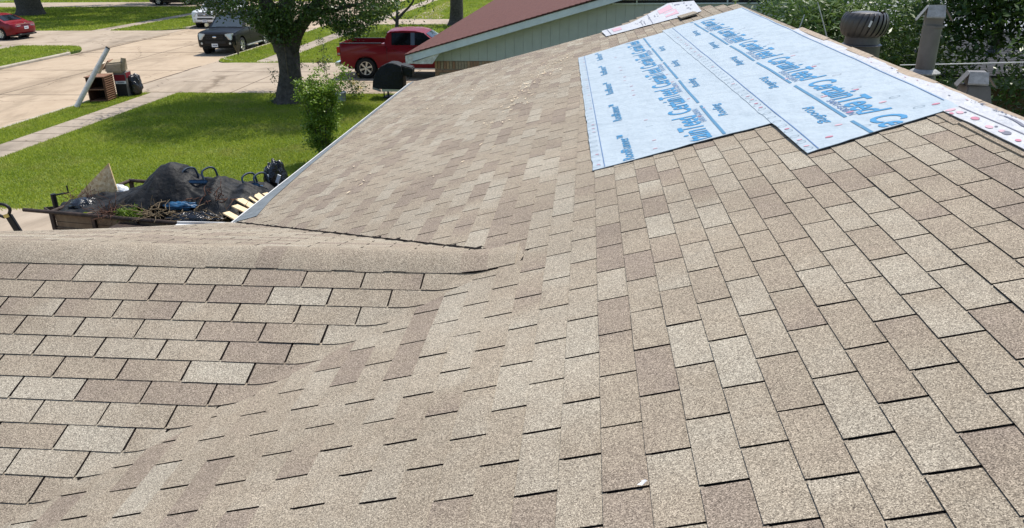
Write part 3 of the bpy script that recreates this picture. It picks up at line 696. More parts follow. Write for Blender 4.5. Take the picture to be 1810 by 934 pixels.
# lifted shingle scraps at the far end of the ridge
sb = empty('shingle_stack', onA(9.9, 1.17), label='small stack of loose shingles left near the far end of the ridge', cat='shingles')
for i in range(4):
    m = MB(); y = 10.05 - i * .12
    m.hexa([onA(y, 1.02, .012 + i * .006) - sb.location, onA(y + .30, 1.02, .010 + i * .006) - sb.location, onA(y + .30, 1.26, .010 + i * .006) - sb.location, onA(y, 1.26, .012 + i * .006) - sb.location] + [onA(y, 1.02, .030 + i * .006) - sb.location, onA(y + .30, 1.02, .014 + i * .006) - sb.location, onA(y + .30, 1.26, .014 + i * .006) - sb.location, onA(y, 1.26, .030 + i * .006) - sb.location])
    o = m.build('shingle', [MT['shingle']], sb); a = o.data.attributes.new('tone', 'FLOAT', 'POINT'); a.data.foreach_set('value', [.55 + .08 * i] * 8)
# splinters strewn on the slope
m = MB(); r5 = random.Random(21)
for k in range(150):
    if k < 80: y = r5.gauss(7.4, 1.1); s = -1.05 + (y - 7.4) * .16 + r5.gauss(0, .1)
    elif k < 110: y = r5.uniform(8.4, 10); s = r5.uniform(-1.0, -.5)
    else: y = r5.uniform(4, 11); s = r5.uniform(-3.3, -.6)
    l, wd = r5.uniform(.006, .034), r5.uniform(.002, .006); a = r5.gauss(.1, .5)
    p = onA(y, s, .010); d = Vector((math.sin(a) * cA, math.cos(a), math.sin(a) * sA)); n_ = NA.cross(d)
    m.hexa([p - d * l - n_ * wd, p + d * l - n_ * wd, p + d * l + n_ * wd, p - d * l + n_ * wd] + [q + NA * .004 for q in (p - d * l - n_ * wd, p + d * l - n_ * wd, p + d * l + n_ * wd, p - d * l + n_ * wd)])
tag(m.build('wood_splinters', MT['splinter']), 'pale wood splinters strewn over the middle of the tan roof slope', 'wood splinters', kind='stuff')
sc_ = empty('paper_scrap', onA(.028, -.147, .012), label='tiny white torn scrap caught in a shingle slot near the bottom of the roof', cat='scrap')
m = MB(); m.add([(a * .55, b * .55, c * .6) for a, b, c in ((-.02, -.012, 0), (.004, -.02, .004), (.03, .004, .014), (.012, .012, .006), (-.002, .004, .002), (.001, .002, .012), (.018, .002, .02))], [(0, 1, 4), (1, 2, 3), (1, 3, 4), (1, 2, 6), (1, 6, 5)]); m.build('paper', MT['scrap'], sc_, fix=False)

# ------------------------------------------------------------------ vents behind the ridge
def zfar(x): return zr - (x - xr) * tA - .07
tv = empty('turbine_vent', (2.2, 6.0, zfar(2.2)), .3, label='dark brown turbine roof vent with curved fins behind the ridge', cat='roof vent')
m = MB(); m.lathe([(.205, -.25), (.195, .10), (.205, .105), (.20, .112), (.185, .118), (.178, .16), (.175, .20)], 32); m.build('neck', MT['vent'], tv, 40)
m = MB(); m.lathe([(.207, .100), (.212, .104), (.207, .108)], 32); m.build('neck_ring', MT['flue'], tv, 40)
tv.scale = (.84, .84, .93); tv.location.z += .01
HB = .185
def tprof(t): a = -1.12 + t * 2.35; return (.15 + .085 * math.cos(a) ** .8 if abs(a) < 1.5 else .15, HB + .115 + .118 * math.sin(a))
nf = 24
for k in range(nf):
    m = MB(); V = []
    for i in range(9):
        t = i / 8; r, z = tprof(t); tw = k * 2 * math.pi / nf + t * .42
        for dth, dr in ((0, .010), (.14, .012), (.30, -.012)): V.append(((r + dr) * math.cos(tw + dth), (r + dr) * math.sin(tw + dth), z))
    m.add(V, [(i * 3 + j, i * 3 + j + 1, (i + 1) * 3 + j + 1, (i + 1) * 3 + j) for i in range(8) for j in range(2)]); m.build('fin', MT['vent'], tv, 60)
m = MB(); m.lathe([(0, HB + .236), (.07, HB + .234), (.14, HB + .224), (.175, HB + .205), (.17, HB + .20)], 32); m.build('top_cap', MT['vent'], tv, 50)
m = MB(); m.lathe([(.135, HB), (.15, HB + .1), (.12, HB + .2)], 24); m.build('inner_drum', MT['black_metal'], tv, 50)
m = MB(); m.lathe([(.16, HB - .01), (.19, HB + .004), (.186, HB + .02)], 32); m.build('lower_ring', MT['vent'], tv, 50)
m = MB(); a = -1.95; m.box((.247 * math.cos(a), .247 * math.sin(a), HB + .135), (.02, .008, .06), Matrix.Rotation(a + math.pi / 2, 3, 'Z') @ Matrix.Rotation(.35, 3, 'Y')); m.build('worn_label', MT['white_trim'], tv)
def hood(root, z, wd, hh, dp, rz):
    q = Matrix.Rotation(rz, 3, 'Z'); P = lambda x, y, zz: q @ Vector((x, y, z + zz))
    m = MB(); a, b = wd / 2, dp / 2; t = wd * .24; th = .008
    prof = [(-a, 0), (-t * .95, hh * .98), (t * .95, hh), (a, .004)]
    for (x0, z0), (x1, z1) in zip(prof, prof[1:]):
        m.hexa([P(x0, -b, z0 - th), P(x1, -b, z1 - th), P(x1, b, z1 - th), P(x0, b, z0 - th), P(x0, -b, z0), P(x1, -b, z1), P(x1, b, z1), P(x0, b, z0)])
    m.build('hood', MT['flue'], root)
    m = MB(); m.hexa([P(-t, -b * 1.02, hh * .99), P(t, -b * 1.02, hh * .99), P(t * 1.08, -b - wd * .16, hh * .18), P(-t * 1.08, -b - wd * .16, hh * .18), P(-t, -b * 1.0, hh + .006), P(t, -b * 1.0, hh + .006), P(t * 1.1, -b - wd * .165, hh * .18 + .01), P(-t * 1.1, -b - wd * .165, hh * .18 + .01)]); m.build('lit_front_flap', MT['collar'], root)  # paler than the hood: the sunlit look of this face is in its colour
    m = MB(); m.box(P(0, 0, hh * .25), (t * 2.1, dp * .86, hh * 1.3), q); m.build('throat', MT['flue'], root)
fl = empty('flue_pipe', (2.2, 4.52, zfar(2.2)), 0, label='tall round grey flue pipe with a hooded cap behind the ridge', cat='flue')
m = MB(); m.lathe([(.125, -.22), (.095, -.05), (.082, .07), (.078, .085)], 24); m.build('base_cone', MT['vent'], fl, 40)
m = MB(); n = 40
V = []
for i, (r, z) in enumerate(((.068, .105), (.085, .098), (.108, .080), (.106, .070))):
    for k in range(n): rr_ = r * (1 + (.05 if k % 2 and i > 1 else 0)); V.append((rr_ * math.cos(2 * math.pi * k / n), rr_ * math.sin(2 * math.pi * k / n), z))
m.add(V, [(i * n + k, i * n + (k + 1) % n, (i + 1) * n + (k + 1) % n, (i + 1) * n + k) for i in range(3) for k in range(n)]); m.build('storm_collar', MT['collar'], fl)
m = MB(); m.tube([(0, 0, .02), (.0, 0, .25), (.0, 0, .42)], .066, 24); m.build('pipe', MT['flue'], fl, 40)
m = MB(); m.lathe([(.0665, .40), (.071, .402), (.071, .415), (.0665, .417)], 24, (.01, 0, 0)); m.build('seam_ring', MT['flue'], fl, 40)
hood(fl, .455, .235, .10, .11, -.25)
sv = empty('roof_vent', (2.2, 3.70, zfar(2.2)), 0, label='short grey square vent with a hooded cap, nearest of the three vents behind the ridge', cat='roof vent')
m = MB(); m.hexa([(-.13, -.13, -.22), (.13, -.13, -.22), (.13, .13, -.22), (-.13, .13, -.22), (-.068, -.068, .125), (.068, -.068, .125), (.068, .068, .125), (-.068, .068, .125)]); m.build('body', MT['flue'], sv, bevel=.006)
hood(sv, .118, .225, .088, .12, -.25)
m = MB(); m.tube([(2.95, 7.0, 3.80), (3.6, 7.0, 3.815), (4.3, 7.0, 3.835)], .005, 8)
wr = tag(m.build('cable', MT['wire'], None), 'thin pale cable stretched behind the flue pipe', 'cable')
m = MB(); m.lathe([(0, .03), (.05, .026), (.09, .012), (.105, 0), (.10, -.004), (0, -.004)], 24); o = m.build('white_disc', MT['white_trim'], None, 40)
o.location = (3.79, 6.0, 3.79); o.rotation_euler = (math.radians(70), 0, math.radians(50)); tag(o, 'round white disc cut off by the right edge beyond the ridge', 'disc')
m = MB(); m.tube([(3.79, 6.02, 3.79), (3.80, 6.05, 2.0), (3.80, 6.05, 0)], .014, 8); mm = m.build('mast', MT['black_metal'], None); mm.parent = o; mm.matrix_parent_inverse = Matrix.LocRotScale(o.location, o.rotation_euler, None).inverted()

# ------------------------------------------------------------------ ground, street, kerbs
ZS = -.10
def slab(name, poly, z, mat, th=.02, kind='structure', zf=None):
    m = MB(); n = len(poly); zt = [zf(x, y) if zf else z for x, y in poly]
    m.add([(x, y, a - th) for (x, y), a in zip(poly, zt)] + [(x, y, a) for (x, y), a in zip(poly, zt)], [tuple(range(n, 2 * n))] + [(i, (i + 1) % n, n + (i + 1) % n, n + i) for i in range(n)])
    return tag(m.build(name, MT[mat], None), kind=kind)
def rect(x0, x1, y0, y1): return [(x0, y0), (x1, y0), (x1, y1), (x0, y1)]
g = MB(); g.add([(-900, -900, ZS - .06), (900, -900, ZS - .06), (900, 900, ZS - .06), (-900, 900, ZS - .06)], [(0, 1, 2, 3)]); tag(g.build('ground', MT['soil'], None), kind='structure')
slab('street', rect(-27.05, -17.95, -80, 240), ZS, 'street', .03)
slab('lawn', rect(-16.6, 120, -60, 240), 0, 'soil', .15)
def flare(xa, xb, y, f, n=8): return [(xa + (xb - xa) * .845 * i / n, y + f * (.845 * i / n) ** 2.4) for i in range(n + 1)]
fa, fb_, fc_, fd_ = flare(-16.6, -18.02, 26.5, -1.4), flare(-16.6, -18.02, 34.35, 1.4), flare(-16.6, -18.02, 52.7, -1.4), flare(-16.6, -18.02, 56.6, 1.4)
slab('verge', [(-17.8, -60), (-16.6, -60)] + fa, 0, 'soil', .15); slab('verge', fb_[::-1] + fc_ , 0, 'soil', .15); slab('verge', fd_[::-1] + [(-16.6, 240), (-17.8, 240)][::1], 0, 'soil', .15)
slab('far_lawn', rect(-160, -29.2, -60, 240), 0, 'soil', .15)
ga, gb_, gc_, gd_ = [[(-29.2 + 2.22 * .88 * i / 8, y + f * (.88 * i / 8) ** 2.4) for i in range(9)] for y, f in ((40.9, -2.2), (49, 2.2), (70, -2), (76.5, 2))]
slab('verge', [(-27.25, -60), (-29.2, -60)] + ga, 0, 'soil', .15); slab('verge', gb_[::-1] + gc_, 0, 'soil', .15); slab('verge', gd_[::-1] + [(-29.2, 240), (-27.25, 240)], 0, 'soil', .15)
def arcpts(cx, cy, r, a0, a1, n=8): return [(cx + r * math.cos(math.radians(a0 + (a1 - a0) * i / n)), cy + r * math.sin(math.radians(a0 + (a1 - a0) * i / n))) for i in range(n + 1)]
# sidewalks
for nm, x0, x1, y0, y1 in (('sidewalk', -16.45, -15.42, -40, 26.6), ('sidewalk', -15.75, -14.7, 34.6, 200), ('sidewalk', -32.7, -31.45, 48.2, 200), ('sidewalk', -32.9, -31.9, -40, 41.2)): slab(nm, rect(x0, x1, y0, y1), .006, 'walk', .05)
# driveways: flat part and an apron down to the street
def drive(x_in, x_out, y0, y1, fl=1.6, xs_=None, side=1, name='driveway', z=.011):
    xk = xs_
    slab(name, rect(min(x_in, x_out), max(x_in, x_out), y0, y1), z, 'concrete', .05)
    n = 10; V = []; 
    for i in range(n + 1):
        t = i / n; x = x_in + (xk - x_in) * t; f = fl * t ** 2.4; zz = z + (ZS + .012 - z) * t ** 1.3
        V += [(x, y0 - f, zz), (x, y1 + f, zz)]
    m = MB(); m.add(V, [(2 * i, 2 * i + 1, 2 * i + 3, 2 * i + 2) for i in range(n)]); m.build('driveway_apron', MT['concrete'], None, fix=False)['kind'] = 'structure'
drive(-16.6, -3.2, 26.5, 34.35, 1.4, -18.02); drive(-16.6, -5.0, 52.7, 56.6, 1.4, -18.02)
drive(-29.2, -52, 40.9, 49.0, 2.2, -26.98); drive(-30.5, -60, 70.0, 76.5, 2, -26.98)
slab('driveway', [(-17.2, 2.6), (-3.9, 2.6), (-3.9, 9.9), (-9.2, 10.2), (-9.75, 11.9), (-10.6, 12.7), (-17.2, 13.6)], .011, 'concrete', .05)
slab('path', [(-13.2, 57), (-10.9, 57), (-10.9, 59), (-12, 62), (-13.5, 120), (-14.2, 120)], .009, 'walk', .05)
def strip(name, pts, wd, z, mat, h=.008):
    m = MB()
    for (xa, ya), (xb, yb) in zip(pts, pts[1:]):
        d = Vector((xb - xa, yb - ya, 0)).normalized(); n = Vector((-d.y, d.x, 0)) * wd / 2; a, b = Vector((xa, ya, z)), Vector((xb, yb, z))
        m.hexa([a - n - Vector((0, 0, .02)), b - n - Vector((0, 0, .02)), b + n - Vector((0, 0, .02)), a + n - Vector((0, 0, .02)), a - n + Vector((0, 0, h)), b - n + Vector((0, 0, h)), b + n + Vector((0, 0, h)), a + n + Vector((0, 0, h))])
    return tag(m.build(name, MT[mat], None), kind='structure')
# expansion joints filled with dirt
jr = random.Random(8)
def jag(p0, p1, n, a=.04): return [(p0[0] + (p1[0] - p0[0]) * i / n + jr.uniform(-a, a), p0[1] + (p1[1] - p0[1]) * i / n + jr.uniform(-a, a)) for i in range(n + 1)]
strip('pavement_joint', jag((-26.75, 37.6), (-26.6, 47.5), 9, .06), .12, ZS + .004, 'joint'); strip('pavement_joint', jag((-18.15, 27), (-18.1, 34), 8, .05), .07, ZS + .006, 'joint')
strip('pavement_joint', jag((-22.5, 2), (-22.5, 90), 40, .02), .03, ZS + .003, 'joint', .004)
for yy in (14, 20.2, 26.4, 32.6, 38.8, 45, 51.2): strip('pavement_joint', jag((-27, yy), (-18, yy + .1), 10, .02), .028, ZS + .004, 'joint', .004)
for yy in (28.9, 31.6): strip('pavement_joint', jag((-16.4, yy), (-4, yy), 10, .02), .04, .013, 'joint', .004)
for xx in (-13.4, -10.4, -7.4): strip('pavement_joint', jag((xx, 26.5), (xx, 34.3), 8, .015), .03, .0145, 'joint', .004)
for i in range(24): strip('pavement_joint', [(-16.43, 4 + i * .98), (-15.44, 4 + i * .98)], .02, .008, 'joint', .003)
# kerbs
def kerb(pts, name='kerb'):
    prof = [(-.08, -.14), (.08, -.14), (.08, .004), (.065, .022), (-.045, .022), (-.08, -.02)]
    m = MB(); V = []
    for i, p in enumerate(pts):
        a, b = pts[max(i - 1, 0)], pts[min(i + 1, len(pts) - 1)]; d = Vector((b[0] - a[0], b[1] - a[1], 0)).normalized(); n = Vector((d.y, -d.x, 0))
        for u, v in prof: V.append((p[0] + n.x * u, p[1] + n.y * u, v))
    k = len(prof); m.add(V, [(i * k + j, i * k + (j + 1) % k, (i + 1) * k + (j + 1) % k, (i + 1) * k + j) for i in range(len(pts) - 1) for j in range(k)] + [tuple(range(k)), tuple(range((len(pts) - 1) * k, len(pts) * k))[::-1]])
    return tag(m.build(name, MT['kerb'], None, 35), kind='structure')
kerb([(-17.9, -40), (-17.9, 10), (-17.9, 24.4)] + arcpts(-16.5, 24.5, 1.4, 180, 125, 6))
kerb([(-17.3 + .25, 35.1)] + arcpts(-16.9, 36.3, 1.0, 245, 180, 6) + [(-17.9, 38.5), (-17.9, 51)])
kerb([(-17.9, 58.5), (-17.9, 200)])
kerb([(-27.15, 200), (-27.15, 79)]); kerb([(-27.15, 67.5), (-27.15, 52.2)] + arcpts(-28.6, 51.8, 1.45, 0, -70, 6))
kerb(arcpts(-28.75, 37.6, 1.6, 75, 0, 7) + [(-27.15, 36), (-27.15, 15), (-27.15, -40)])

# grass
PAVE = [(-16.45, -15.42, -40, 26.6), (-15.75, -14.7, 34.6, 200), (-32.7, -31.45, 48.2, 200), (-32.9, -31.9, -40, 41.2), (-18.2, -3.2, 26.45, 34.4), (-18, -5, 52.65, 56.65), (-52, -27, 40.85, 49.05), (-60, -27, 69.9, 76.6), (-17.2, -3.9, 2.6, 10.1), (-17.2, -9.8, 2.6, 12.0), (-17.2, -10.6, 2.6, 12.8)]
def grass(x0, x1, y0, y1, dens, h, wd, holes=PAVE):
    n = int((x1 - x0) * (y1 - y0) * dens); x = RNG.uniform(x0, x1, n); y = RNG.uniform(y0, y1, n)
    k = np.ones(n, bool)
    for a, b, c, d in holes:
        e = RNG.normal(0, .03, n); k &= ~((x > a + e) & (x < b + e) & (y > c + e) & (y < d + e))
    # rounded kerb returns at the driveway mouths
    t = np.clip((-16.6 - x) / 1.42, 0, 1) ** 2.4 * 1.5
    k &= ~((x < -16.5) & (x > -18.3) & (y > 26.5 - t) & (y < 34.35 + t)); t2 = np.clip((x + 29.2) / 2.2, 0, 1) ** 2.4 * 2.3
    k &= ~((x > -29.3) & (x < -26.9) & (y > 40.9 - t2) & (y < 49 + t2))
    x, y = x[k], y[k]; n = len(x)
    th = RNG.uniform(0, 2 * np.pi, n); hh = h * RNG.uniform(.4, 1.3, n); ww = wd * RNG.uniform(.6, 1.3, n)
    lx, ly = RNG.normal(0, .5, n) * hh, RNG.normal(0, .5, n) * hh
    A = np.stack([x - np.cos(th) * ww, y - np.sin(th) * ww, np.zeros(n)], 1); B = np.stack([x + np.cos(th) * ww, y + np.sin(th) * ww, np.zeros(n)], 1); Cc = np.stack([x + lx, y + ly, hh], 1)
    return np.stack([A, B, Cc], 1)
G = [grass(-15.4, -3.3, 9.6, 26.6, 1500, .055, .011), grass(-17.82, -16.45, 14, 27, 1300, .055, .013), grass(-17.82, -5, 34.3, 47, 420, .07, .022), grass(-17.82, -2, 47, 80, 110, .08, .04)]
tag(np_mesh('grass', np.concatenate(G), 3, MT['grass']), kind='stuff')
G = [grass(-33, -27.2, 28, 41, 330, .075, .028), grass(-31.5, -27.2, 48, 72, 170, .08, .04), grass(-60, -32.7, 48.5, 70, 120, .09, .05), grass(-40, -32.8, 30, 41.2, 150, .08, .04), grass(-60, -27.2, 76.5, 95, 40, .1, .08)]
tag(np_mesh('grass', np.concatenate(G), 3, MT['grass']), kind='stuff')

# ------------------------------------------------------------------ trees and plants
def trunk_mesh(name, path, radii, parent, n=14, wob=.12, mat='bark', seed=0):
    m = MB(); m.tube(path, radii, n); 
    for i, v in enumerate(m.v):
        c = Vector(path[min(i // n, len(path) - 1)]); d = Vector(v) - c; a = math.atan2(d.y, d.x)
        f = 1 + wob * mnoise.noise(Vector((math.cos(a) * 1.6 + seed, math.sin(a) * 1.6, v[2] * 1.1))) + wob * .6 * mnoise.noise(Vector((math.cos(a) * 5, math.sin(a) * 5 + seed, v[2] * 2.5)))
        m.v[i] = tuple(c + d * f)
    return m.build(name, MT[mat], parent, 60)
def smooth_path(pts, rs, k=4):
    P, R = [], []
    for i in range(len(pts) - 1):
        p0, p1, p2, p3 = [Vector(pts[max(0, min(len(pts) - 1, j))]) for j in (i - 1, i, i + 1, i + 2)]
        for q in range(k):
            t = q / k; P.append(.5 * ((2 * p1) + (p2 - p0) * t + (2 * p0 - 5 * p1 + 4 * p2 - p3) * t * t + (3 * p1 - p0 - 3 * p2 + p3) * t ** 3)); R.append(rs[i] + (rs[i + 1] - rs[i]) * t)
    P.append(Vector(pts[-1])); R.append(rs[-1]); return P, R
def crown(root, name, centers, per, sig, size, asp, mat, droop=.25, keep=None):
    C = clumps(centers, per, sig)
    if keep is not None: C = C[keep(C)]
    return np_mesh(name, leaves(C, size, asp, droop), 4, MT[mat], root)
bt = empty('shade_tree', (-10.45, 24.9, 0), label='large shade tree with a thick dark trunk at the lawn edge by the driveway', cat='tree')
p, r = smooth_path([(0, 0, -.05), (.02, 0, .16), (0, 0, .5), (.05, 0, 1.0), (.0, .0, 1.7), (-.1, .02, 2.4)], [.68, .56, .43, .36, .38, .44], 4); trunk_mesh('trunk', p, r, bt, 18, .2)
limbs = [([(-.12, 0, 1.7), (-.3, .05, 2.6), (-.75, .2, 3.7), (-1.5, .4, 5.2)], [.30, .27, .2, .1]), ([(.12, 0, 1.6), (.45, -.02, 2.35), (1.0, .05, 3.0), (1.9, .1, 4.0), (3.0, .2, 5.2)], [.26, .23, .2, .15, .08]), ([(0, .1, 2.0), (.05, .3, 3.2), (.3, .8, 4.6), (.4, 1.2, 6.4)], [.3, .26, .2, .1]),
         ([(-.6, .2, 3.4), (-1.6, -.3, 3.9), (-2.7, -.6, 4.4)], [.13, .1, .05]), ([(.9, .05, 2.9), (2.0, -.4, 3.1), (3.0, -.6, 3.3)], [.11, .08, .03])]
for a, b in limbs: p, r = smooth_path(a, b); trunk_mesh('limb', p, r, bt, 12, .12)
cr = random.Random(12); cen = []
for i in range(190):       # canopy volume
    a = cr.uniform(0, 2 * math.pi); q = math.sqrt(cr.random()) * 3.9; z = 3.35 + cr.random() ** .8 * 4.6; f = 1 - .5 * ((z - 5.3) / 3.2) ** 2
    cen.append((q * math.cos(a) * max(.3, f), q * math.sin(a) * max(.3, f), z))
for x, y, z in ((-2.6, -.4, 3.3), (-2.2, -.3, 3.05), (-1.6, -.5, 3.0), (-1.2, -.5, 2.75), (-.8, -.5, 2.6), (-.75, -.45, 2.3), (-.7, -.4, 2.0), (-.45, -.6, 2.75), (-.2, -.6, 2.9), (.15, -.6, 2.7), (.5, -.6, 3.1), (.9, -.6, 3.0), (1.2, -.6, 2.9), (1.6, -.6, 2.75), (1.9, -.5, 2.6), (2.2, -.5, 2.45), (2.6, -.5, 2.3), (2.55, -.5, 2.05), (2.9, -.4, 2.5), (2.3, -.5, 2.9), (2.9, -.4, 3.0), (3.3, -.4, 2.95), (3.6, -.3, 3.2), (-3.0, 0, 3.5), (-.5, -.5, 2.35), (1.5, -.2, 3.2), (.3, -.5, 2.35), (-.3, -.55, 2.3), (3.1, -.4, 3.3), (2.0, -.4, 3.2), (-1.0, -.4, 3.2), (-1.9, -.3, 3.4)):
    cen += [(x + cr.gauss(0, .12), y + cr.gauss(0, .3), z + cr.gauss(0, .08))] * 2
KT = [(-.60, .045), (-.52, .058), (-.495, .066), (-.469, .084), (-.45, .082), (-.427, .088), (-.405, .108), (-.383, .121), (-.36, .104), (-.345, .088), (-.325, .093), (-.305, .111), (-.285, .107), (-.27, .097), (-.24, .079), (-.22, .064), (-.15, .05)]
def low_rim(C):                                   # ragged lower rim of the crown
    y = C[:, 1] + 24.9 + 1.7; a = (C[:, 0] - 10.45 + .317) / y; k = np.interp(a, [q[0] for q in KT], [q[1] for q in KT])
    return C[:, 2] > 5.02 - (k + RNG.normal(0, .0035, len(C))) * y
crown(bt, 'crown', cen, 270, (.38, .38, .20), .12, .44, 'leaf', .35, low_rim)
sh_ = [(-.42, -.3, z) for z in (.15, .3, .8, .95)] + [(-.62, -.2, .18), (-.5, -.45, .1), (.55, -.4, .1), (.35, -.5, .15), (-.38, -.3, 1.1), (.5, -.3, 1.75), (.7, -.3, 2.0), (.62, -.3, 1.3)]
crown(bt, 'trunk_shoots', sh_, 26, (.09, .09, .09), .09, .4, 'leaf', .3)['kind'] = 'stuff'
m = MB(); m.tube([(.12, -.42, .9), (.1, -.40, 1.9), (.12, -.45, 3.6)], .012, 6); m.build('rope', MT['straw'], bt)
m = MB(); m.tube([(.25, -.4, .75), (.5, -.55, .35), (.72, -.6, .02)], .02, 6); m.build('hose', MT['black_plastic'], bt)
# young tree behind the pickup
yt = empty('young_tree', (-11.9, 47.3, 0), label='small forked tree behind the red pickup', cat='tree')
for a, b in (([(0, 0, 0), (.05, 0, .5), (.1, 0, .9)], [.15, .11, .10]), ([(.08, 0, .8), (.5, 0, 1.2), (1.1, 0, 1.8), (1.5, .1, 2.8)], [.09, .075, .06, .03]), ([(.05, 0, .8), (.1, .2, 1.6), (-.1, .3, 2.8)], [.09, .06, .03]), ([(0, 0, .7), (-.5, 0, 1.3), (-1.0, .1, 2.2)], [.07, .05, .03])):
    p, r = smooth_path(a, b); trunk_mesh('trunk' if a[0][2] == 0 else 'limb', p, r, yt, 8, .1)
crown(yt, 'crown', [(cr.gauss(0, 1.2), cr.gauss(0, .9), 2.5 + abs(cr.gauss(0, 1))) for _ in range(60)] + [(-1.2, 0, 1.5), (-.8, 0, 1.2), (1.6, 0, 1.9), (1.9, 0, 1.6), (-1.6, 0, 1.8), (.2, 0, 1.7), (-.3, 0, 2), (.5, .2, .8)], 60, (.32, .3, .22), .17, .45, 'leaf')
def plain_tree(name, loc, h, rad, lab, spread, zc, n, per=70, size=.2, mat='leaf', group=None, rfl=1.5, off=(0, 0)):
    t = empty(name, loc, label=lab, cat='tree', group=group)
    p, r = smooth_path([(0, 0, 0), (.03, 0, .5), (.06, 0, h * .5), (-.1, 0, h)], [rad * rfl, rad, rad * .92, rad * .6]); trunk_mesh('trunk', p, r, t, 14, .12, seed=loc[0])
    for k in range(4):
        a = k * 1.6 + loc[0]; p, r = smooth_path([(0, 0, h * .85), (math.cos(a) * spread * .4, math.sin(a) * spread * .4, h * 1.15), (math.cos(a) * spread * .8, math.sin(a) * spread * .8, h * 1.5)], [rad * .5, rad * .3, rad * .1]); trunk_mesh('limb', p, r, t, 8, .1)
    cen = []
    for i in range(n):
        a = cr.uniform(0, 6.283); q = math.sqrt(cr.random()) * spread; cen.append((off[0] + q * math.cos(a), off[1] + q * math.sin(a), zc + cr.random() * spread * .8))
    crown(t, 'crown', cen, per, (.5, .5, .35), size, .45, mat); return t
plain_tree('shade_tree', (-8.95, 52.0, 0), 3.6, .45, 'thick dark bare trunk of a tree behind the red roof corner', 4.5, 5.2, 60, 60, .28)
plain_tree('shade_tree', (-45.6, 61.5, 0), 3.6, .95, 'broad grey trunk beyond the red sedan at the far left', 11.5, 4.6, 470, 115, .38, rfl=1.35, off=(5.5, 4.0))
# bright shrub by the eave
bs = empty('shrub', (-6.75, 16.9, 0), label='tall bright green shrub by the eave with many thin stems', cat='shrub')
for k in range(9):
    a = k * .7; m = MB(); p, r = smooth_path([(.1 * math.cos(a), .1 * math.sin(a), 0), (.16 * math.cos(a), .16 * math.sin(a), .7), (.38 * math.cos(a), .38 * math.sin(a), 1.6)], [.016, .012, .006], 3); m.tube(p, r, 6); m.build('stem', MT['bark'], bs)
bc = []
for i in range(95):
    a = cr.uniform(0, 6.283); z = .35 + 1.55 * cr.random() ** .75; q = (.15 + .24 * min(1, z / 1.3)) * math.sqrt(cr.random()); bc.append((q * math.cos(a) + (.0 if z < 1.4 else -.02), q * math.sin(a), z))
bc += [(.45, 0, 1.75), (.55, 0, 1.95), (.62, 0, 2.1), (.4, 0, 1.6), (-.45, 0, 1.95), (-.42, 0, 1.7), (-.1, 0, 2.0), (.7, 0, 2.25), (.05, 0, 2.2)]
crown(bs, 'foliage', bc, 105, (.085, .085, .08), .072, .5, 'leaf_bright', .1)
crown(bs, 'lower_foliage', [(cr.gauss(.1, .22), cr.gauss(0, .15), cr.uniform(.1, .7)) for _ in range(26)], 40, (.07, .07, .07), .06, .45, 'leaf', .1)
def small_plant(loc, lab, parts, name='garden_plant', cat='plant', group=None):
    t = empty(name, loc, label=lab, cat=cat, group=group)
    for nm, cen, per, sig, size, asp, mat in parts: crown(t, nm, cen, per, sig, size, asp, mat, .0)
    return t
small_plant((-8.55, 25.6, 0), 'low flower bed plant with cream blooms beside the bright shrub', [('foliage', [(cr.gauss(0, .25), cr.gauss(0, .2), cr.uniform(.1, .5)) for _ in range(12)], 40, (.1, .1, .1), .09, .4, 'leaf'), ('bloom', [(.0, -.1, .62), (.15, -.1, .58), (.3, 0, .35)], 26, (.07, .07, .05), .10, .8, 'petal'), ('red_leaves', [(-.25, .1, .75), (0, .2, .8)], 30, (.1, .1, .06), .09, .45, 'leaf_red')])
o = MB(); o.lathe([(.0, 0), (.16, 0), (.2, .3), (.22, .32), (.2, .33), (.17, .28), (0, .27)], 16); pt = tag(o.build('plant_pot', MT['pot'], None, 40), 'grey pot in the flower bed beside the bright shrub', 'pot'); pt.location = (-8.75, 25.0, 0)
for k, (x, y, h, lab) in enumerate(((-12.6, 35.2, 1.0, 'wispy sapling on the grass strip right of the big trunk'), (-8.3, 22.2, 2.0, 'slim leafy sapling standing behind the bright shrub, reddish at its tip'), (-10.15, 27.9, 1.1, 'thin sapling at the driveway edge right of the big trunk'))):
    t = empty('sapling', (x, y, 0), label=lab, cat='sapling'); m = MB(); m.tube([(0, 0, 0), (.03, 0, h * .5), (-.02, 0, h)], [.012, .009, .005], 6); m.build('stem', MT['bark'], t)
    crown(t, 'foliage', [(cr.gauss(0, .12), cr.gauss(0, .12), h * cr.uniform(.55, 1.05)) for _ in range(9)], 16, (.07, .07, .06), .09, .4, 'leaf_red' if k == 1 else 'leaf', 0)
yk = empty('dry_plant', (-17.55, 37.0, 0), label='dry yellow plant on the kerb by the black SUV front wheel', cat='plant')
m = MB()
for k in range(14): a = cr.uniform(0, 6.28); m.tube([(0, 0, 0), (.12 * math.cos(a), .12 * math.sin(a), .35), (.2 * math.cos(a), .2 * math.sin(a), cr.uniform(.45, .75))], [.018, .014, .006], 4)
m.build('stalks', MT['straw'], yk)['kind'] = 'stuff'
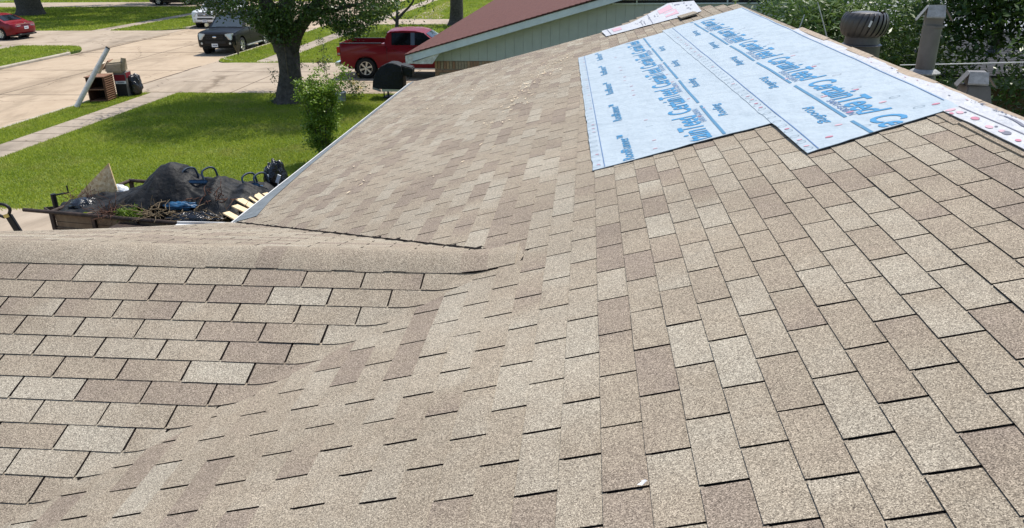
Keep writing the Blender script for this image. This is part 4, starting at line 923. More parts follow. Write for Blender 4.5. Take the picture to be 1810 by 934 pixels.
# greenery behind the ridge at the right
def hedge(name, loc, lab, boxes, per, size, asp, mat, sig=.28, cat='tree', droop=.1, trunks=()):
    t = empty(name, loc, label=lab, cat=cat); cen = []
    for (x0, x1, y0, y1, z0, z1, n) in boxes: cen += [(cr.uniform(x0, x1) - loc[0], cr.uniform(y0, y1) - loc[1], cr.uniform(z0, z1)) for _ in range(n)]
    crown(t, 'foliage', cen, per, (sig, sig, sig * .8), size, asp, mat, droop)
    for pth, rad in trunks: p, r = smooth_path([Vector(q) - Vector(loc) for q in pth], rad); trunk_mesh('stem', p, r, t, 7, .06, mat='post' if rad[0] < .03 else 'bark')
    return t
hedge('oleander', (4.4, 13.2, 0), 'glossy narrow-leaved shrub mass behind the ridge left of the turbine vent', [(3.3, 6.0, 11.9, 14.6, 1.6, 4.15, 120), (3.0, 4.2, 12.6, 14.5, 3.2, 4.1, 16)], 165, .155, .22, 'leaf_narrow', .25, 'shrub', -.1, [([(3.2, 12.2, 2.4), (3.05, 12.0, 3.2), (3.2, 12.0, 3.9)], [.014, .012, .008]), ([(3.75, 12.0, 2.6), (3.65, 11.9, 3.3), (3.35, 11.9, 4.1)], [.014, .012, .007])])
hedge('garden_tree', (7.0, 14.2, 0), 'leafy dark tree hanging over the neighbouring roofs at upper right', [(5.4, 9.0, 11.6, 12.6, 3.62, 5.0, 120), (6.6, 8.4, 11.2, 12.0, 3.4, 4.0, 20)], 170, .12, .42, 'leaf_deep', .28, 'tree', .3, [([(7.6, 14.4, 0), (7.5, 14.4, 2), (7.3, 14.3, 4)], [.16, .13, .08])])
hedge('garden_tree', (8.0, 10.4, 0), 'bushy green tree at the right edge beyond the ridge', [(5.75, 6.6, 9.8, 10.8, 1.9, 3.2, 20), (5.9, 7.0, 9.8, 10.8, 3.3, 4.4, 22)], 130, .10, .4, 'leaf_deep', .22, 'tree', .2)
hedge('garden_shrub', (5.0, 9.6, 0), 'small light green shrub between the turbine vent and the flue', [(3.95, 4.7, 9.0, 9.9, 2.1, 2.98, 20)], 90, .09, .4, 'leaf', .14, 'shrub', .1)
hedge('garden_tree', (11.5, 24, 0), 'tall tree mass far behind the flue pipe', [(6, 18, 22, 27, 1.0, 5.6, 130)], 110, .26, .45, 'leaf', .5, 'tree', .1, [([(11, 25, 0), (11, 25, 3)], [.25, .2])])
hedge('far_hedge', (-50, 84, 0), 'dark hedge along the top of the far lawn', [(-62, -42, 82, 85, .3, 2.2, 90), (-42, -20, 92, 96, .3, 2.4, 50)], 60, .35, .5, 'leaf_deep', .5, 'hedge')

# ------------------------------------------------------------------ neighbour's house with the red roof
nh = empty('brick_house', (-4.25, 19.0, 0), label='sage green sided brick house with a dull red roof beyond our far rake', cat='house')
hx, hy = -4.25, 19.0
L3 = lambda x, y, z: Vector((x - hx, y - hy, z))
XE, ZE, SL, XR = -4.88, 2.43, .277, 2.6
zrf = lambda x: ZE + (x - XE) * SL if x < XR else ZE + (2 * XR - XE - x) * SL
m = MB(); m.hexa([L3(-4.25, 19.0, 0), L3(9.4, 19.0, 0), L3(9.4, 41, 0), L3(-4.25, 41, 0), L3(-4.25, 19.0, 2.2), L3(9.4, 19.0, 2.2), L3(9.4, 41, 2.2), L3(-4.25, 41, 2.2)])
m.prism([(-4.24, 2.2), (9.39, 2.2), (9.39, zrf(9.39) - .1), (XR, zrf(XR) - .1), (-4.24, zrf(-4.24) - .1)], .2, lambda u, v, w_: L3(u, 19.02 + w_, v)); m.build('wall', MT['mortar'], nh)
wall = nh.children[0]
bw, bh, j = .205, .068, .011
x = -4.245
br = random.Random(2)
while x < -2.3:
    b = MB(); b.box(L3(x + .034, 18.995, 2.095), (.066, .06 + br.uniform(0, .008), .198)); b.build('brick', br.choice(MT['bricks']), wall, bevel=.004); x += .078
for r in range(10):
    z = 1.975 - r * (bh + j) - bh / 2; x = -4.245 + (-.1 if r % 2 else 0)
    while x < -2.7:
        xa, xb_ = max(x, -4.245), x + bw
        if xb_ - xa > .03: b = MB(); b.box(L3((xa + xb_) / 2, 18.995, z), (xb_ - xa, .06 + br.uniform(0, .008), bh)); b.build('brick', br.choice(MT['bricks']), wall, bevel=.004)
        x += bw + j
x = -4.25; k = 0
while x < 5.5:
    w_ = .228; x1 = x + w_; o_ = .002 * (k % 2)
    b = MB(); b.prism([(x, 2.205), (x1, 2.205), (x1, min(zrf(x1), 4.6) - .09), (x, zrf(x) - .09)], .022 + o_, lambda u, v, q: L3(u, 18.99 - q, v)); b.build('siding_board', MT['sage'], wall); x += w_ + .0045; k += 1
m = MB(); m.prism([(XE, ZE - .21), (XR, zrf(XR) - .21), (XR, zrf(XR) - .02), (XE, ZE - .02)], .028, lambda u, v, q: L3(u, 18.50 - q, v)); m.build('rake_board', MT['fascia'], nh)
m = MB(); m.prism([(XE - .02, ZE - .03), (XR, zrf(XR) - .05), (XR, zrf(XR) + .0), (XE - .02, ZE - .0)], .014, lambda u, v, q: L3(u, 18.468 - q, v)); m.build('drip_edge', MT['black_metal'], nh)
m = MB(); m.prism([(XE, ZE - .215), (XE + .22, ZE - .18), (-4.02, ZE + .03), (-4.22, ZE - .24), (XE + .25, ZE - .24)], .04, lambda u, v, q: L3(u, 18.545 - q, v)); m.build('eave_return', MT['peel'], nh)
m = MB(); m.box(L3(XE + .07, 18.49, ZE - .13), (.18, .06, .20)); m.build('eave_block', MT['peel'], nh)
m = MB(); m.hexa([L3(XE, 18.53, ZE - .24), L3(-4.25, 18.53, ZE - .24), L3(-4.25, 41, ZE - .24), L3(XE, 41, ZE - .24), L3(XE, 18.53, ZE - .22), L3(-4.25, 18.53, ZE - .22), L3(-4.25, 41, ZE - .22), L3(XE, 41, ZE - .22)]); m.build('soffit', MT['peel'], nh)
m = MB(); m.hexa([L3(XE, 18.48, ZE - .03), L3(XR, 18.48, zrf(XR) - .03), L3(XR, 19.02, zrf(XR) - .03), L3(XE, 19.02, ZE - .03), L3(XE, 18.48, ZE - .015), L3(XR, 18.48, zrf(XR) - .015), L3(XR, 19.02, zrf(XR) - .015), L3(XE, 19.02, ZE - .015)]); m.build('rake_soffit', MT['peel'], nh)
m = MB(); rr2 = random.Random(6)
for side in (0, 1):
    n = 56; Ls = XR - XE + .04
    for i in range(n):
        a0, a1 = XE - .04 + Ls * i / n, XE - .04 + Ls * (i + 1) / n + .01
        xa, xb_ = (a0, a1) if side == 0 else (2 * XR - a0, 2 * XR - a1); za, zb_ = ZE + (a0 - XE) * SL, ZE + (a1 - XE) * SL
        m.hexa([L3(xa, 18.44, za - .02), L3(xb_, 18.44, zb_ - .02), L3(xb_, 41, zb_ - .02), L3(xa, 41, za - .02), L3(xa, 18.44, za + .016), L3(xb_, 18.44, zb_ + .004), L3(xb_, 41, zb_ + .004), L3(xa, 41, za + .016)])
m.build('roof', MT['red_roof'], nh)
m = MB(); m.box(L3(2.1, 18.93, 3.60), (3.6, .05, .035)); m.box(L3(2.1, 18.93, 3.70), (3.6, .05, .03))
for xx in (.9, 2.0, 3.1): m.box(L3(xx, 18.925, 3.75), (.03, .06, .36))
m.build('gable_rail', MT['fascia'], nh)
m = MB(); m.box(L3(2.1, 18.95, 3.85), (3.6, .03, .46)); m.build('gable_panel', MT['black_metal'], nh)  # plain dark panel above the pale rail

# neighbouring roofs at the right
def simple_house(name, lab, loc, rz, w_, d_, zw, rise, roofm, wallm, fasm):
    t = empty(name, loc, rz, label=lab, cat='house')
    m = MB(); m.box((0, 0, zw / 2), (w_, d_, zw)); m.prism([(-d_ / 2, zw), (d_ / 2, zw), (0, zw + rise)], w_, lambda u, v, q: (-w_ / 2 + q, u, v)); wl = m.build('wall', MT[wallm], t)
    for k in range(int(w_ / .3)):
        b = MB(); b.box((-w_ / 2 + .15 + k * .3, -d_ / 2 - .012, zw / 2), (.285, .02, zw)); b.build('siding_board', MT[wallm], wl)
    for k in range(int(d_ / .3)):
        yy = -d_ / 2 + .15 + k * .3; b = MB(); b.box((-w_ / 2 - .012, yy, (zw + rise * (1 - abs(yy) / (d_ / 2)) * .95) / 2), (.02, .285, zw + rise * (1 - abs(yy) / (d_ / 2)) * .95)); b.build('siding_board', MT[wallm], wl)
    rf = None
    for s in (-1, 1):
        m = MB(); n = 26; o = .4
        for i in range(n):
            q0, q1 = i / n, (i + 1) / n + .004; y0, y1 = s * (d_ / 2 + o) * (1 - q0), s * (d_ / 2 + o) * (1 - q1); sl = rise / (d_ / 2); z0, z1 = zw - o * sl + (rise + o * sl) * q0 + .05, zw - o * sl + (rise + o * sl) * q1 + .05
            m.hexa([(-w_ / 2 - .35, y0, z0 - .03), (w_ / 2 + .35, y0, z0 - .03), (w_ / 2 + .35, y1, z1 - .03), (-w_ / 2 - .35, y1, z1 - .03), (-w_ / 2 - .35, y0, z0 + .007), (w_ / 2 + .35, y0, z0 + .007), (w_ / 2 + .35, y1, z1 + .002), (-w_ / 2 - .35, y1, z1 + .002)])
        m.build('roof', MT[roofm], t)
        m = MB(); sl = rise / (d_ / 2); y0, z0 = s * (d_ / 2 + .4), zw - .4 * sl
        m.box((0, y0 + s * .015, z0 - .08), (w_ + .7, .03, .17)); 
        m.hexa([(-w_ / 2 - .37, y0, z0 - .14), (-w_ / 2 - .34, y0, z0 - .14), (-w_ / 2 - .34, 0, zw + rise - .12), (-w_ / 2 - .37, 0, zw + rise - .12), (-w_ / 2 - .37, y0, z0 + .03), (-w_ / 2 - .34, y0, z0 + .03), (-w_ / 2 - .34, 0, zw + rise + .05), (-w_ / 2 - .37, 0, zw + rise + .05)]); m.build('fascia', MT[fasm], t)
    return t
simple_house('garden_house', 'pale grey roofed house with cream fascia glimpsed right of the turbine vent', (10.6, 20.6, 0), .16, 9, 6, 2.72, 1.0, 'pale_roof', 'grey_wall', 'cream')
simple_house('garden_house', 'house with a dark grey shingle roof behind the flue pipe and trees', (9.6, 15.4, 0), -.05, 7.2, 4.6, 2.82, .42, 'grey_roof', 'brown_wood', 'grey_wall')

# ------------------------------------------------------------------ vehicles
def arch(cx, cz, r, a0=180, a1=0, n=10): return [(cx + r * math.cos(math.radians(a0 + (a1 - a0) * i / n)), cz + r * math.sin(math.radians(a0 + (a1 - a0) * i / n))) for i in range(n + 1)]
def loft(name, prof, rings, fn, mats, parent, sm=40):
    m = MB(); n = len(prof)
    for yf in rings: m.v += [tuple(fn(x, z, yf)) for x, z in prof]
    for i in range(len(rings) - 1):
        for k in range(n): m.f.append((i * n + k, i * n + (k + 1) % n, (i + 1) * n + (k + 1) % n, (i + 1) * n + k)); m.m.append(0)
    m.f.append(tuple(range(n))[::-1]); m.f.append(tuple(range((len(rings) - 1) * n, len(rings) * n))); m.m += [0, 0]
    return m.build(name, mats, parent, sm)
def wheel(root, x, y, R, wd, side, spokes=6, parent_lab=None):
    m = MB(); m.lathe([(R * .64, -wd / 2), (R * .90, -wd / 2), (R * .985, -wd * .36), (R, -wd * .2), (R, wd * .2), (R * .985, wd * .36), (R * .90, wd / 2), (R * .64, wd / 2), (R * .60, 0), (R * .64, -wd / 2)], 28, (x, y, R), 'Y'); wl = m.build('wheel', MT['rubber'], root, 50)
    m = MB(); yo = y + side * wd * .44
    m.lathe([(R * .66, side * wd * .0), (R * .665, side * wd * .06), (R * .60, side * wd * .05), (R * .58, -side * wd * .2)], 28, (x, yo, R), 'Y')
    for k in range(spokes):
        a = 2 * math.pi * k / spokes + .3; c, s_ = math.cos(a), math.sin(a)
        def P(r, t, d): return (x + r * c - t * s_, yo + side * d, R + r * s_ + t * c)
        m.hexa([P(R * .08, -R * .09, -.05), P(R * .6, -R * .13, -.03), P(R * .6, R * .13, -.03), P(R * .08, R * .09, -.05), P(R * .08, -R * .06, .0), P(R * .6, -R * .09, .012), P(R * .6, R * .09, .012), P(R * .08, R * .06, .0)])
    m.lathe([(0, side * .012), (R * .15, side * .008), (R * .17, -side * .03)], 16, (x, yo, R), 'Y')
    m.build('rim', MT['alloy'], wl)
    m = MB(); m.lathe([(0, 0), (R * .58, 0)], 24, (x, yo - side * .07, R), 'Y'); m.build('brake_disc', MT['black_metal'], wl, fix=False)
def panel(root, name, pts, halfw, side, mat, out=.006, th=.02):
    """flat pane on the side of the cabin: pts in (x,z)"""
    m = MB(); n = len(pts); a = [(x, side * (halfw(z) + out), z) for x, z in pts]; b = [(x, side * (halfw(z) + out - th), z) for x, z in pts]
    m.add(a + b, [tuple(range(n)), tuple(range(n, 2 * n))[::-1]] + [(i, (i + 1) % n, n + (i + 1) % n, n + i) for i in range(n)]); return m.build(name, MT[mat], root)
def vehicle(kind, paint, loc, rz, label, group=None, cat='car', name='parked_car'):
    K = dict(suv=dict(L=5.2, W=2.0, R=.40, xr=1.12, xf=4.20, zb=.36, belt=1.22, hood=1.20, roof=1.93, cab=(.06, .28, 2.9, 3.75)), truck=dict(L=5.75, W=2.0, R=.41, xr=1.12, xf=4.72, zb=.42, belt=1.26, hood=1.24, roof=1.90, cab=(1.86, 2.05, 3.55, 4.35)), sedan=dict(L=4.9, W=1.86, R=.345, xr=1.05, xf=3.9, zb=.24, belt=.98, hood=.92, roof=1.47, cab=(.62, 1.45, 2.75, 3.65)))[kind]
    L, W, R, xr_, xf_, zb, belt, hood_, roofz_, (c0, c1, c2, c3) = [K[k] for k in ('L', 'W', 'R', 'xr', 'xf', 'zb', 'belt', 'hood', 'roof', 'cab')]
    t = empty(name, loc, rz, label=label, cat=cat, group=group); hw = W / 2
    top = {'suv': [(.0, .62), (-.0, .95), (.03, belt - .03), (.08, belt), (3.7, belt + .01), (3.85, belt + .0), (4.6, hood_ - .02), (5.0, hood_ - .08), (5.1, hood_ - .16)],
           'truck': [(.0, .66), (.0, 1.0), (.0, 1.36), (.07, 1.375), (.085, 1.375), (1.80, 1.37), (1.815, 1.37), (1.93, 1.36), (1.96, belt + .02), (4.3, belt), (5.2, hood_ - .03), (5.6, hood_ - .09), (5.68, hood_ - .2)],
           'sedan': [(.03, .45), (.0, .62), (.03, .84), (.10, .93), (.35, .99), (.8, 1.0), (3.4, .97), (3.7, .95), (4.5, .80), (4.78, .70)]}[kind]
    nose = {'suv': [(5.17, .95), (5.2, .70), (5.16, .45), (5.0, zb)], 'truck': [(5.72, .95), (5.75, .75), (5.7, .5), (5.5, zb)], 'sedan': [(4.88, .58), (4.9, .42), (4.84, .28), (4.7, zb)]}[kind]
    Ra = R + .075
    body = [(.12, zb + .08)] + top + nose + arch(xf_, R, Ra, 0, 180) [0:0] + [(xf_ + math.sqrt(Ra ** 2 - (R - zb) ** 2), zb)] + [p for p in arch(xf_, R, Ra, 0, 180, 12) if p[1] > zb + .02] + [(xf_ - math.sqrt(Ra ** 2 - (R - zb) ** 2), zb), (xr_ + math.sqrt(Ra ** 2 - (R - zb) ** 2), zb)] + [p for p in arch(xr_, R, Ra, 0, 180, 12) if p[1] > zb + .02] + [(xr_ - math.sqrt(Ra ** 2 - (R - zb) ** 2), zb)]
    def fb(x, z, yf):
        a = abs(yf); xc = L / 2; e = abs(x - xc) / xc
        sh = (.20 if kind != 'truck' else .12) * max(0, (a - .55) / .45) ** 2.2 * max(0, (e - .8) / .2) ** 1.5
        x2 = x - math.copysign(sh, x - xc); z2 = z
        if z > belt - .25 and not (kind == 'truck' and x < 1.95): z2 = z - .05 * a ** 3
        bulge = 1 - .035 * max(0, (z - .75) / .6) ** 2 - .04 * max(0, (.6 - z) / .35) ** 2
        y = yf * hw * bulge
        if kind == 'truck' and .08 < x < 1.81 and z > 1.3 and a < .885: z2 = .78
        if kind == 'truck' and x > 1.9 and z > belt - .1: z2 -= 0
        return (x2, y, z2)
    rings = [-1, -.985, -.93, -.89, -.88, -.6, -.25, .25, .6, .88, .89, .93, .985, 1]
    def fb2(x, z, yf):
        p = fb(x, z, yf)
        if abs(yf) == 1: return (L / 2 + (p[0] - L / 2) * .988, p[1], p[2] - (.02 if z > belt - .3 else 0))
        return p
    loft('body', body, rings, fb2, MT[paint], t, 32)
    m = MB(); m.box((L / 2, 0, zb + .12), (L - .7, W - .30, .34)); m.build('underbody', MT['black_plastic'], t)
    # cabin
    zt = belt - .03; half = lambda z: hw * (.955 - .17 * max(0, (z - belt)) / (roofz_ - belt))
    f = {'suv': [(c0, zt), (c0 + .06, belt + .3), (c1, roofz_ - .08), (c1 + .22, roofz_ - .01), (1.4, roofz_), (c2 - .5, roofz_ - .005), (c2 - .1, roofz_ - .05), (c2 + .06, roofz_ - .13), (c3, zt)],
         'truck': [(c0, zt), (c0 + .03, belt + .3), (c1 - .06, roofz_ - .10), (c1 + .06, roofz_ - .03), (2.6, roofz_), (c2 - .35, roofz_ - .01), (c2 - .08, roofz_ - .06), (c2 + .04, roofz_ - .12), (c3, zt)],
         'sedan': [(c0 - .1, zt), (c0 + .12, belt + .08), (c1 - .12, roofz_ - .10), (c1 + .2, roofz_ - .01), (2.1, roofz_), (c2 - .3, roofz_ - .03), (c2, roofz_ - .10), (c3, zt)]}[kind]
    def fc(x, z, yf):
        a = abs(yf); return (x + (0 if x > L * .5 else .05) * a ** 3 - (.06 * a ** 3 if x > L * .5 else 0), yf * half(z), z - .055 * a ** 4 * (1 if z > belt + .2 else 0))
    loft('cabin', f, [-1, -.96, -.85, -.4, 0, .4, .85, .96, 1], fc, MT[paint], t, 32)
    # glass
    zg0, zg1 = belt + .05, roofz_ - .13
    def xat(pts, z):
        for (xa, za), (xb_, zb_) in zip(pts, pts[1:]):
            if min(za, zb_) <= z <= max(za, zb_) and za != zb_: return xa + (xb_ - xa) * (z - za) / (zb_ - za)
        return pts[-1][0]
    front = lambda z: xat(f[len(f) - 3:], z); back = lambda z: xat(f[:4], z)
    cols = {'suv': [(.22, 1.05), (1.15, 2.02), (2.12, 3.05)], 'truck': [(2.22, 2.98), (3.16, 3.62)], 'sedan': [(1.30, 2.05), (2.12, 2.9)]}[kind]
    for s in (-1, 1):
        for i, (a, b) in enumerate(cols):
            a0 = max(a, back(zg0) + .16); a1 = max(a, back(zg1) + .12); b0 = min(b + (.45 if i == len(cols) - 1 else 0), front(zg0) - .14); b1 = min(b, front(zg1) - .10)
            panel(t, 'window', [(a0, zg0), (b0, zg0), (b1, zg1), (a1, zg1)], half, s, 'glass')
        if kind == 'truck': panel(t, 'pillar_trim', [(2.99, zg0), (3.15, zg0), (3.15, zg1), (2.99, zg1)], half, s, 'slate_glass', .008)
        if kind == 'sedan': panel(t, 'window_trim', [(1.0, belt + .02), (3.45, belt + .02), (3.44, belt + .04), (1.02, belt + .045)], half, s, 'chrome', .012)
        # door lines, handles, mirror
        for xx in {'suv': (1.10, 2.08, 3.12), 'truck': (2.02, 3.08, 4.12), 'sedan': (1.25, 2.1, 3.15)}[kind]:
            m = MB(); m.box((xx, s * (hw * .985), (belt + zb) / 2 + .12), (.008, .035, belt - zb - .28)); m.build('door_gap', MT['black_plastic'], t)
        for xx in {'suv': (1.28, 2.28), 'truck': (2.25, 3.25), 'sedan': (1.35, 2.3)}[kind]:
            m = MB(); m.box((xx + .05, s * (hw * .985 + .012), belt - .17), (.20, .03, .05)); m.build('door_handle', MT['chrome' if kind == 'suv' else paint if kind == 'truck' else 'chrome'], t, bevel=.01)
        m = MB(); m.box((c3 - .22, s * (hw + .11), belt + .12), (.10, .22, .17)); m.build('mirror', MT['chrome' if kind == 'suv' else paint], t, bevel=.03)
        m = MB(); m.box((c3 - .2, s * (hw + .0), belt + .04), (.06, .12, .04)); m.build('mirror_arm', MT['black_plastic'], t)
        if kind != 'sedan': m = MB(); m.box(((xr_ + xf_) / 2, s * (hw - .01), zb - .02), (xf_ - xr_ - 1.05, .16, .055)); m.build('running_board', MT['steel'], t, bevel=.015)
        for xx, ss in ((xr_, s), (xf_, s)): wheel(t, xx, ss * (hw - .14), R, .25, ss, 6 if kind != 'sedan' else 8)
        for xx in (xr_, xf_): m = MB(); m.lathe([(Ra - .005, -.14), (Ra - .005, .13)], 24, (xx, s * (hw - .16), R), 'Y'); m.build('wheel_well', MT['black_plastic'], t)
    # windscreen and back window
    def cross(name, xz0, xz1, kx, mat, out=.010, frac=.86):
        m = MB(); (xa, za), (xb_, zb_) = xz0, xz1; d = Vector((xb_ - xa, 0, zb_ - za)).normalized(); nn = Vector((d.z, 0, -d.x)); nn = nn if nn.x * kx > 0 else -nn
        P = []
        ks = [-frac, -frac * .6, -.2, .2, frac * .6, frac]
        for k in ks:
            for xz, e in (((xa, za), out), ((xb_, zb_), out)):
                q = Vector(fc(xz[0], xz[1], k)) + nn * e; P.append(q)
        n = len(ks); Q = [p - nn * .02 for p in P]
        m.add(P + Q, [(2 * i, 2 * i + 1, 2 * i + 3, 2 * i + 2) for i in range(n - 1)] + [(2 * n + 2 * i, 2 * n + 2 * i + 2, 2 * n + 2 * i + 3, 2 * n + 2 * i + 1) for i in range(n - 1)] + [(0, 1, 2 * n + 1, 2 * n), (2 * n - 2, 2 * n - 1, 4 * n - 1, 4 * n - 2)])
        return m.build(name, MT[mat], t, 40)
    (wa, wza), (wb, wzb) = f[-1], f[-2]
    pt_ = lambda q: (wa + (wb - wa) * q, wza + (wzb - wza) * q)
    cross('windshield', pt_(.08), pt_(.95), 1, 'glass_clear' if kind == 'suv' else 'glass', .012)
    (ra, rza), (rb, rzb) = (f[1], f[2]); pq = lambda q: (ra + (rb - ra) * q, rza + (rzb - rza) * q)
    cross('back_window', pq(.05), pq(.95), -1, 'glass', .012, .82)
    # front
    if kind != 'sedan':
        xn = L + .0; gz = .90 if kind == 'suv' else .92
        m = MB(); m.box((xn - .045, 0, gz), (.10, .98, .30)); gr = m.build('grille', MT['black_plastic'], t, bevel=.02)
        for k in range(3): m = MB(); m.box((xn + .012, 0, gz - .09 + k * .09), (.022, .94, .028)); m.build('grille_bar', MT[paint], gr, bevel=.006)
        m = MB(); m.lathe([(0, .012), (.085, .010), (.10, 0)], 20, (0, 0, 0), 'Z'); o = m.build('emblem', MT['chrome'], t, 40); o.matrix_local = Matrix.Translation((xn + .03, 0, gz)) @ Matrix.Rotation(math.pi / 2, 4, 'Y') @ Matrix.Diagonal((.5, 1.05, 1, 1))
        for s in (-1, 1):
            m = MB(); m.hexa([(xn - .26, s * .99 * hw, gz - .14), (xn - .05, s * .55 * hw, gz - .15), (xn - .05, s * .55 * hw, gz - .15 + .001), (xn - .26, s * .99 * hw, gz - .139)] [0:0] or [(xn - .36, s * .94 * hw, gz - .12), (xn - .09, s * .84 * hw, gz - .15), (xn - .10, s * .53 * hw, gz - .15), (xn - .30, s * .53 * hw, gz - .14), (xn - .40, s * .965 * hw, gz + .17), (xn - .13, s * .86 * hw, gz + .15), (xn - .07, s * .53 * hw, gz + .14), (xn - .3, s * .53 * hw, gz + .15)])
            m.v = [(v[0] + .055, v[1], v[2]) for v in m.v]; m.build('headlight', MT['lamp'], t, bevel=.02)
            m = MB(); m.lathe([(0, 0), (.055, -.004), (.06, -.02)], 14); o = m.build('fog_lamp', MT['lamp'], t, 40); o.matrix_local = Matrix.Translation((xn - .035, s * .74 * hw, .58)) @ Matrix.Rotation(math.pi / 2, 4, 'Y')
        m = MB(); m.box((xn - .03, 0, .64), (.07, W * .55, .13)); m.build('bumper_intake', MT['black_plastic'], t, bevel=.015)
        m = MB(); m.box((xn + .012, -.04, .50), (.012, .32, .165)); pl = m.build('license_plate', MT['plate'], t)
        for k, (yy, ww) in enumerate(((-.12, .035), (-.07, .03), (-.02, .036), (.03, .03), (.07, .035))): m = MB(); m.box((xn + .0195, yy, .50), (.003, ww, .06)); m.build('smudge', MT['plate_ink'], pl)
        m = MB(); m.box((c3 + .02, -.25, belt + .06), (.02, .5, .012)); m.box((c3 + .02, .35, belt + .06), (.02, .5, .012)); m.build('wiper', MT['black_plastic'], t)
    # rear
    if kind == 'truck':
        m = MB(); m.box((-.06, 0, .56), (.20, W * .94, .17)); m.build('rear_bumper', MT['chrome'], t, bevel=.03)
        for s in (-1, 1):
            m = MB(); m.box((.045, s * (hw * .965), 1.08), (.13, .085, .36)); m.build('tail_light', MT['red_lamp'], t, bevel=.02)
            m = MB(); m.box((.06, s * (hw * .985), .98), (.10, .055, .07)); m.build('tail_reflector', MT['lamp'], t)
            m = MB(); m.box((.95, s * (hw * .93), 1.385), (1.72, .11, .02)); m.build('bed_rail', MT['black_plastic'], t)
        m = MB(); m.box((.95, 0, .79), (1.7, W * .86, .02)); m.build('bed_liner', MT['bed_dark'], t)
        m = MB(); m.box((1.79, 0, 1.07), (.02, W * .86, .54)); m.build('bed_front', MT['bed_dark'], t)
    if kind == 'sedan':
        for s in (-1, 1):
            m = MB(); m.hexa([(.34, s * .995 * hw, .73), (.03, s * .70 * hw, .74), (.03, s * .36 * hw, .76), (.2, s * .36 * hw, .76), (.48, s * .985 * hw, .88), (.07, s * .72 * hw, .865), (.045, s * .36 * hw, .85), (.2, s * .36 * hw, .85)]); m.v = [(v[0] - .022, v[1] * 1.004, v[2]) for v in m.v]; tl = m.build('tail_light', MT['red_lamp'], t, bevel=.012)
            m = MB(); m.box((.02, s * .58 * hw, .775), (.03, .26, .035)); m.build('reverse_lamp', MT['lamp'], tl)
            m = MB(); m.box((.03, s * .55 * hw, .30), (.07, .16, .05)); m.build('exhaust_tip', MT['chrome'], t, bevel=.01)
        m = MB(); m.box((.012, 0, .885), (.03, W * .74, .024)); m.build('trunk_trim', MT['chrome'], t)
        m = MB(); m.box((-.012, 0, .66), (.02, .31, .155)); pl = m.build('license_plate', MT['plate'], t)
        for k, yy in enumerate((-.10, -.05, 0, .05, .1)): m = MB(); m.box((-.0235, yy, .665), (.003, .032, .06)); m.build('smudge', MT['plate_ink'], pl)
        m = MB(); m.lathe([(0, .01), (.04, .008), (.045, 0)], 14); o = m.build('emblem', MT['chrome'], t, 40); o.matrix_local = Matrix.Translation((.02, 0, .93)) @ Matrix.Rotation(-math.pi / 2, 4, 'Y') @ Matrix.Diagonal((.5, 1, 1, 1))
        m = MB(); m.box((.06, 0, .29), (.14, W * .78, .09)); m.build('rear_valance', MT['black_plastic'], t, bevel=.02)
    return t
vehicle('truck', 'red_paint', (-10.25, 30.85, .011), 0, 'red crew cab pickup truck parked across the driveway behind the red roofed house', cat='pickup truck', name='pickup_truck')
vehicle('suv', 'black_paint', (-18.98, 42.9, ZS), -math.pi / 2, 'black SUV parked at the near kerb facing us, left of the big tree', cat='SUV')
vehicle('suv', 'white_paint', (-25.9, 56.5, ZS), -math.pi / 2, 'white SUV in the street half hidden behind the black SUV and leaves', cat='SUV')
vehicle('sedan', 'red_paint', (-33.75, 44.35, .011), math.pi - .12, 'dark red sedan seen from behind on the driveway across the street', cat='car')
vehicle('sedan', 'dark_paint', (-36.4, 73.2, .011), math.pi + .02, 'dark car at the very top edge beyond the far lawn, only its underside showing', cat='car')

# ------------------------------------------------------------------ trailer and its load
TX, TY, TA_ = -9.5, 10.44, math.radians(-9.6)
tr = empty('utility_trailer', (TX, TY, 0), TA_, label='black steel utility trailer heaped with yard debris below the eave', cat='trailer')
TL, TW = 4.35, 2.0
m = MB(); m.box((TL / 2, TW / 2, .50), (TL, TW, .05)); m.build('deck', MT['old_wood'], tr)
for (a, b) in (((-.55, 0, .80), (TL, 0, .80)), ((0, TW, .80), (TL, TW, .80)), ((0, 0, .79), (0, TW, .79)), ((TL, 0, .79), (TL, TW, .79)), ((0, 0, .47), (TL, 0, .47)), ((0, TW, .47), (TL, TW, .47))):
    m = MB(); m.tube([a, tuple((Vector(a) + Vector(b)) / 2), b], .036, 8); m.build('rail', MT['trailer_steel'], tr, 50)
for y in (0, TW):
    for k in range(6): m = MB(); m.box((.03 + k * (TL - .06) / 5, y, .62), (.07, .05, .40)); m.build('post', MT['trailer_steel'], tr)
for k, (z0, z1) in enumerate(((.50, .625), (.635, .755))):
    m = MB(); m.box((TL / 2 + .02, .035, (z0 + z1) / 2), (TL - .1, .025, z1 - z0)); m.build('side_board', MT['old_wood'], tr)
m = MB(); m.tube([(-.02, .35, .45), (-1.15, 1.0, .45), (-.02, 1.65, .45)], .04, 6); m.build('tongue', MT['trailer_steel'], tr)
m = MB(); m.tube([(-.28, .42, .30), (-.28, .42, .98)], .045, 10); m.tube([(-.28, .42, .95), (-.16, .50, .97), (-.10, .58, .97), (-.10, .58, 1.10)], .016, 6); m.build('jack', MT['black_metal'], tr)
for xx in (1.75, 2.6):
    for s, y in ((-1, -.14), (1, TW + .14)): wheel(tr, xx, y, .33, .2, s, 5)
for y in (-.14, TW + .14): m = MB(); m.prism([(1.3, .5), (1.42, .72), (2.93, .72), (3.05, .5), (3.0, .5), (2.9, .69), (1.45, .69), (1.35, .5)], .26, lambda u, v, w_: (u, y - .13 + w_, v)); m.build('fender', MT['trailer_steel'], tr)

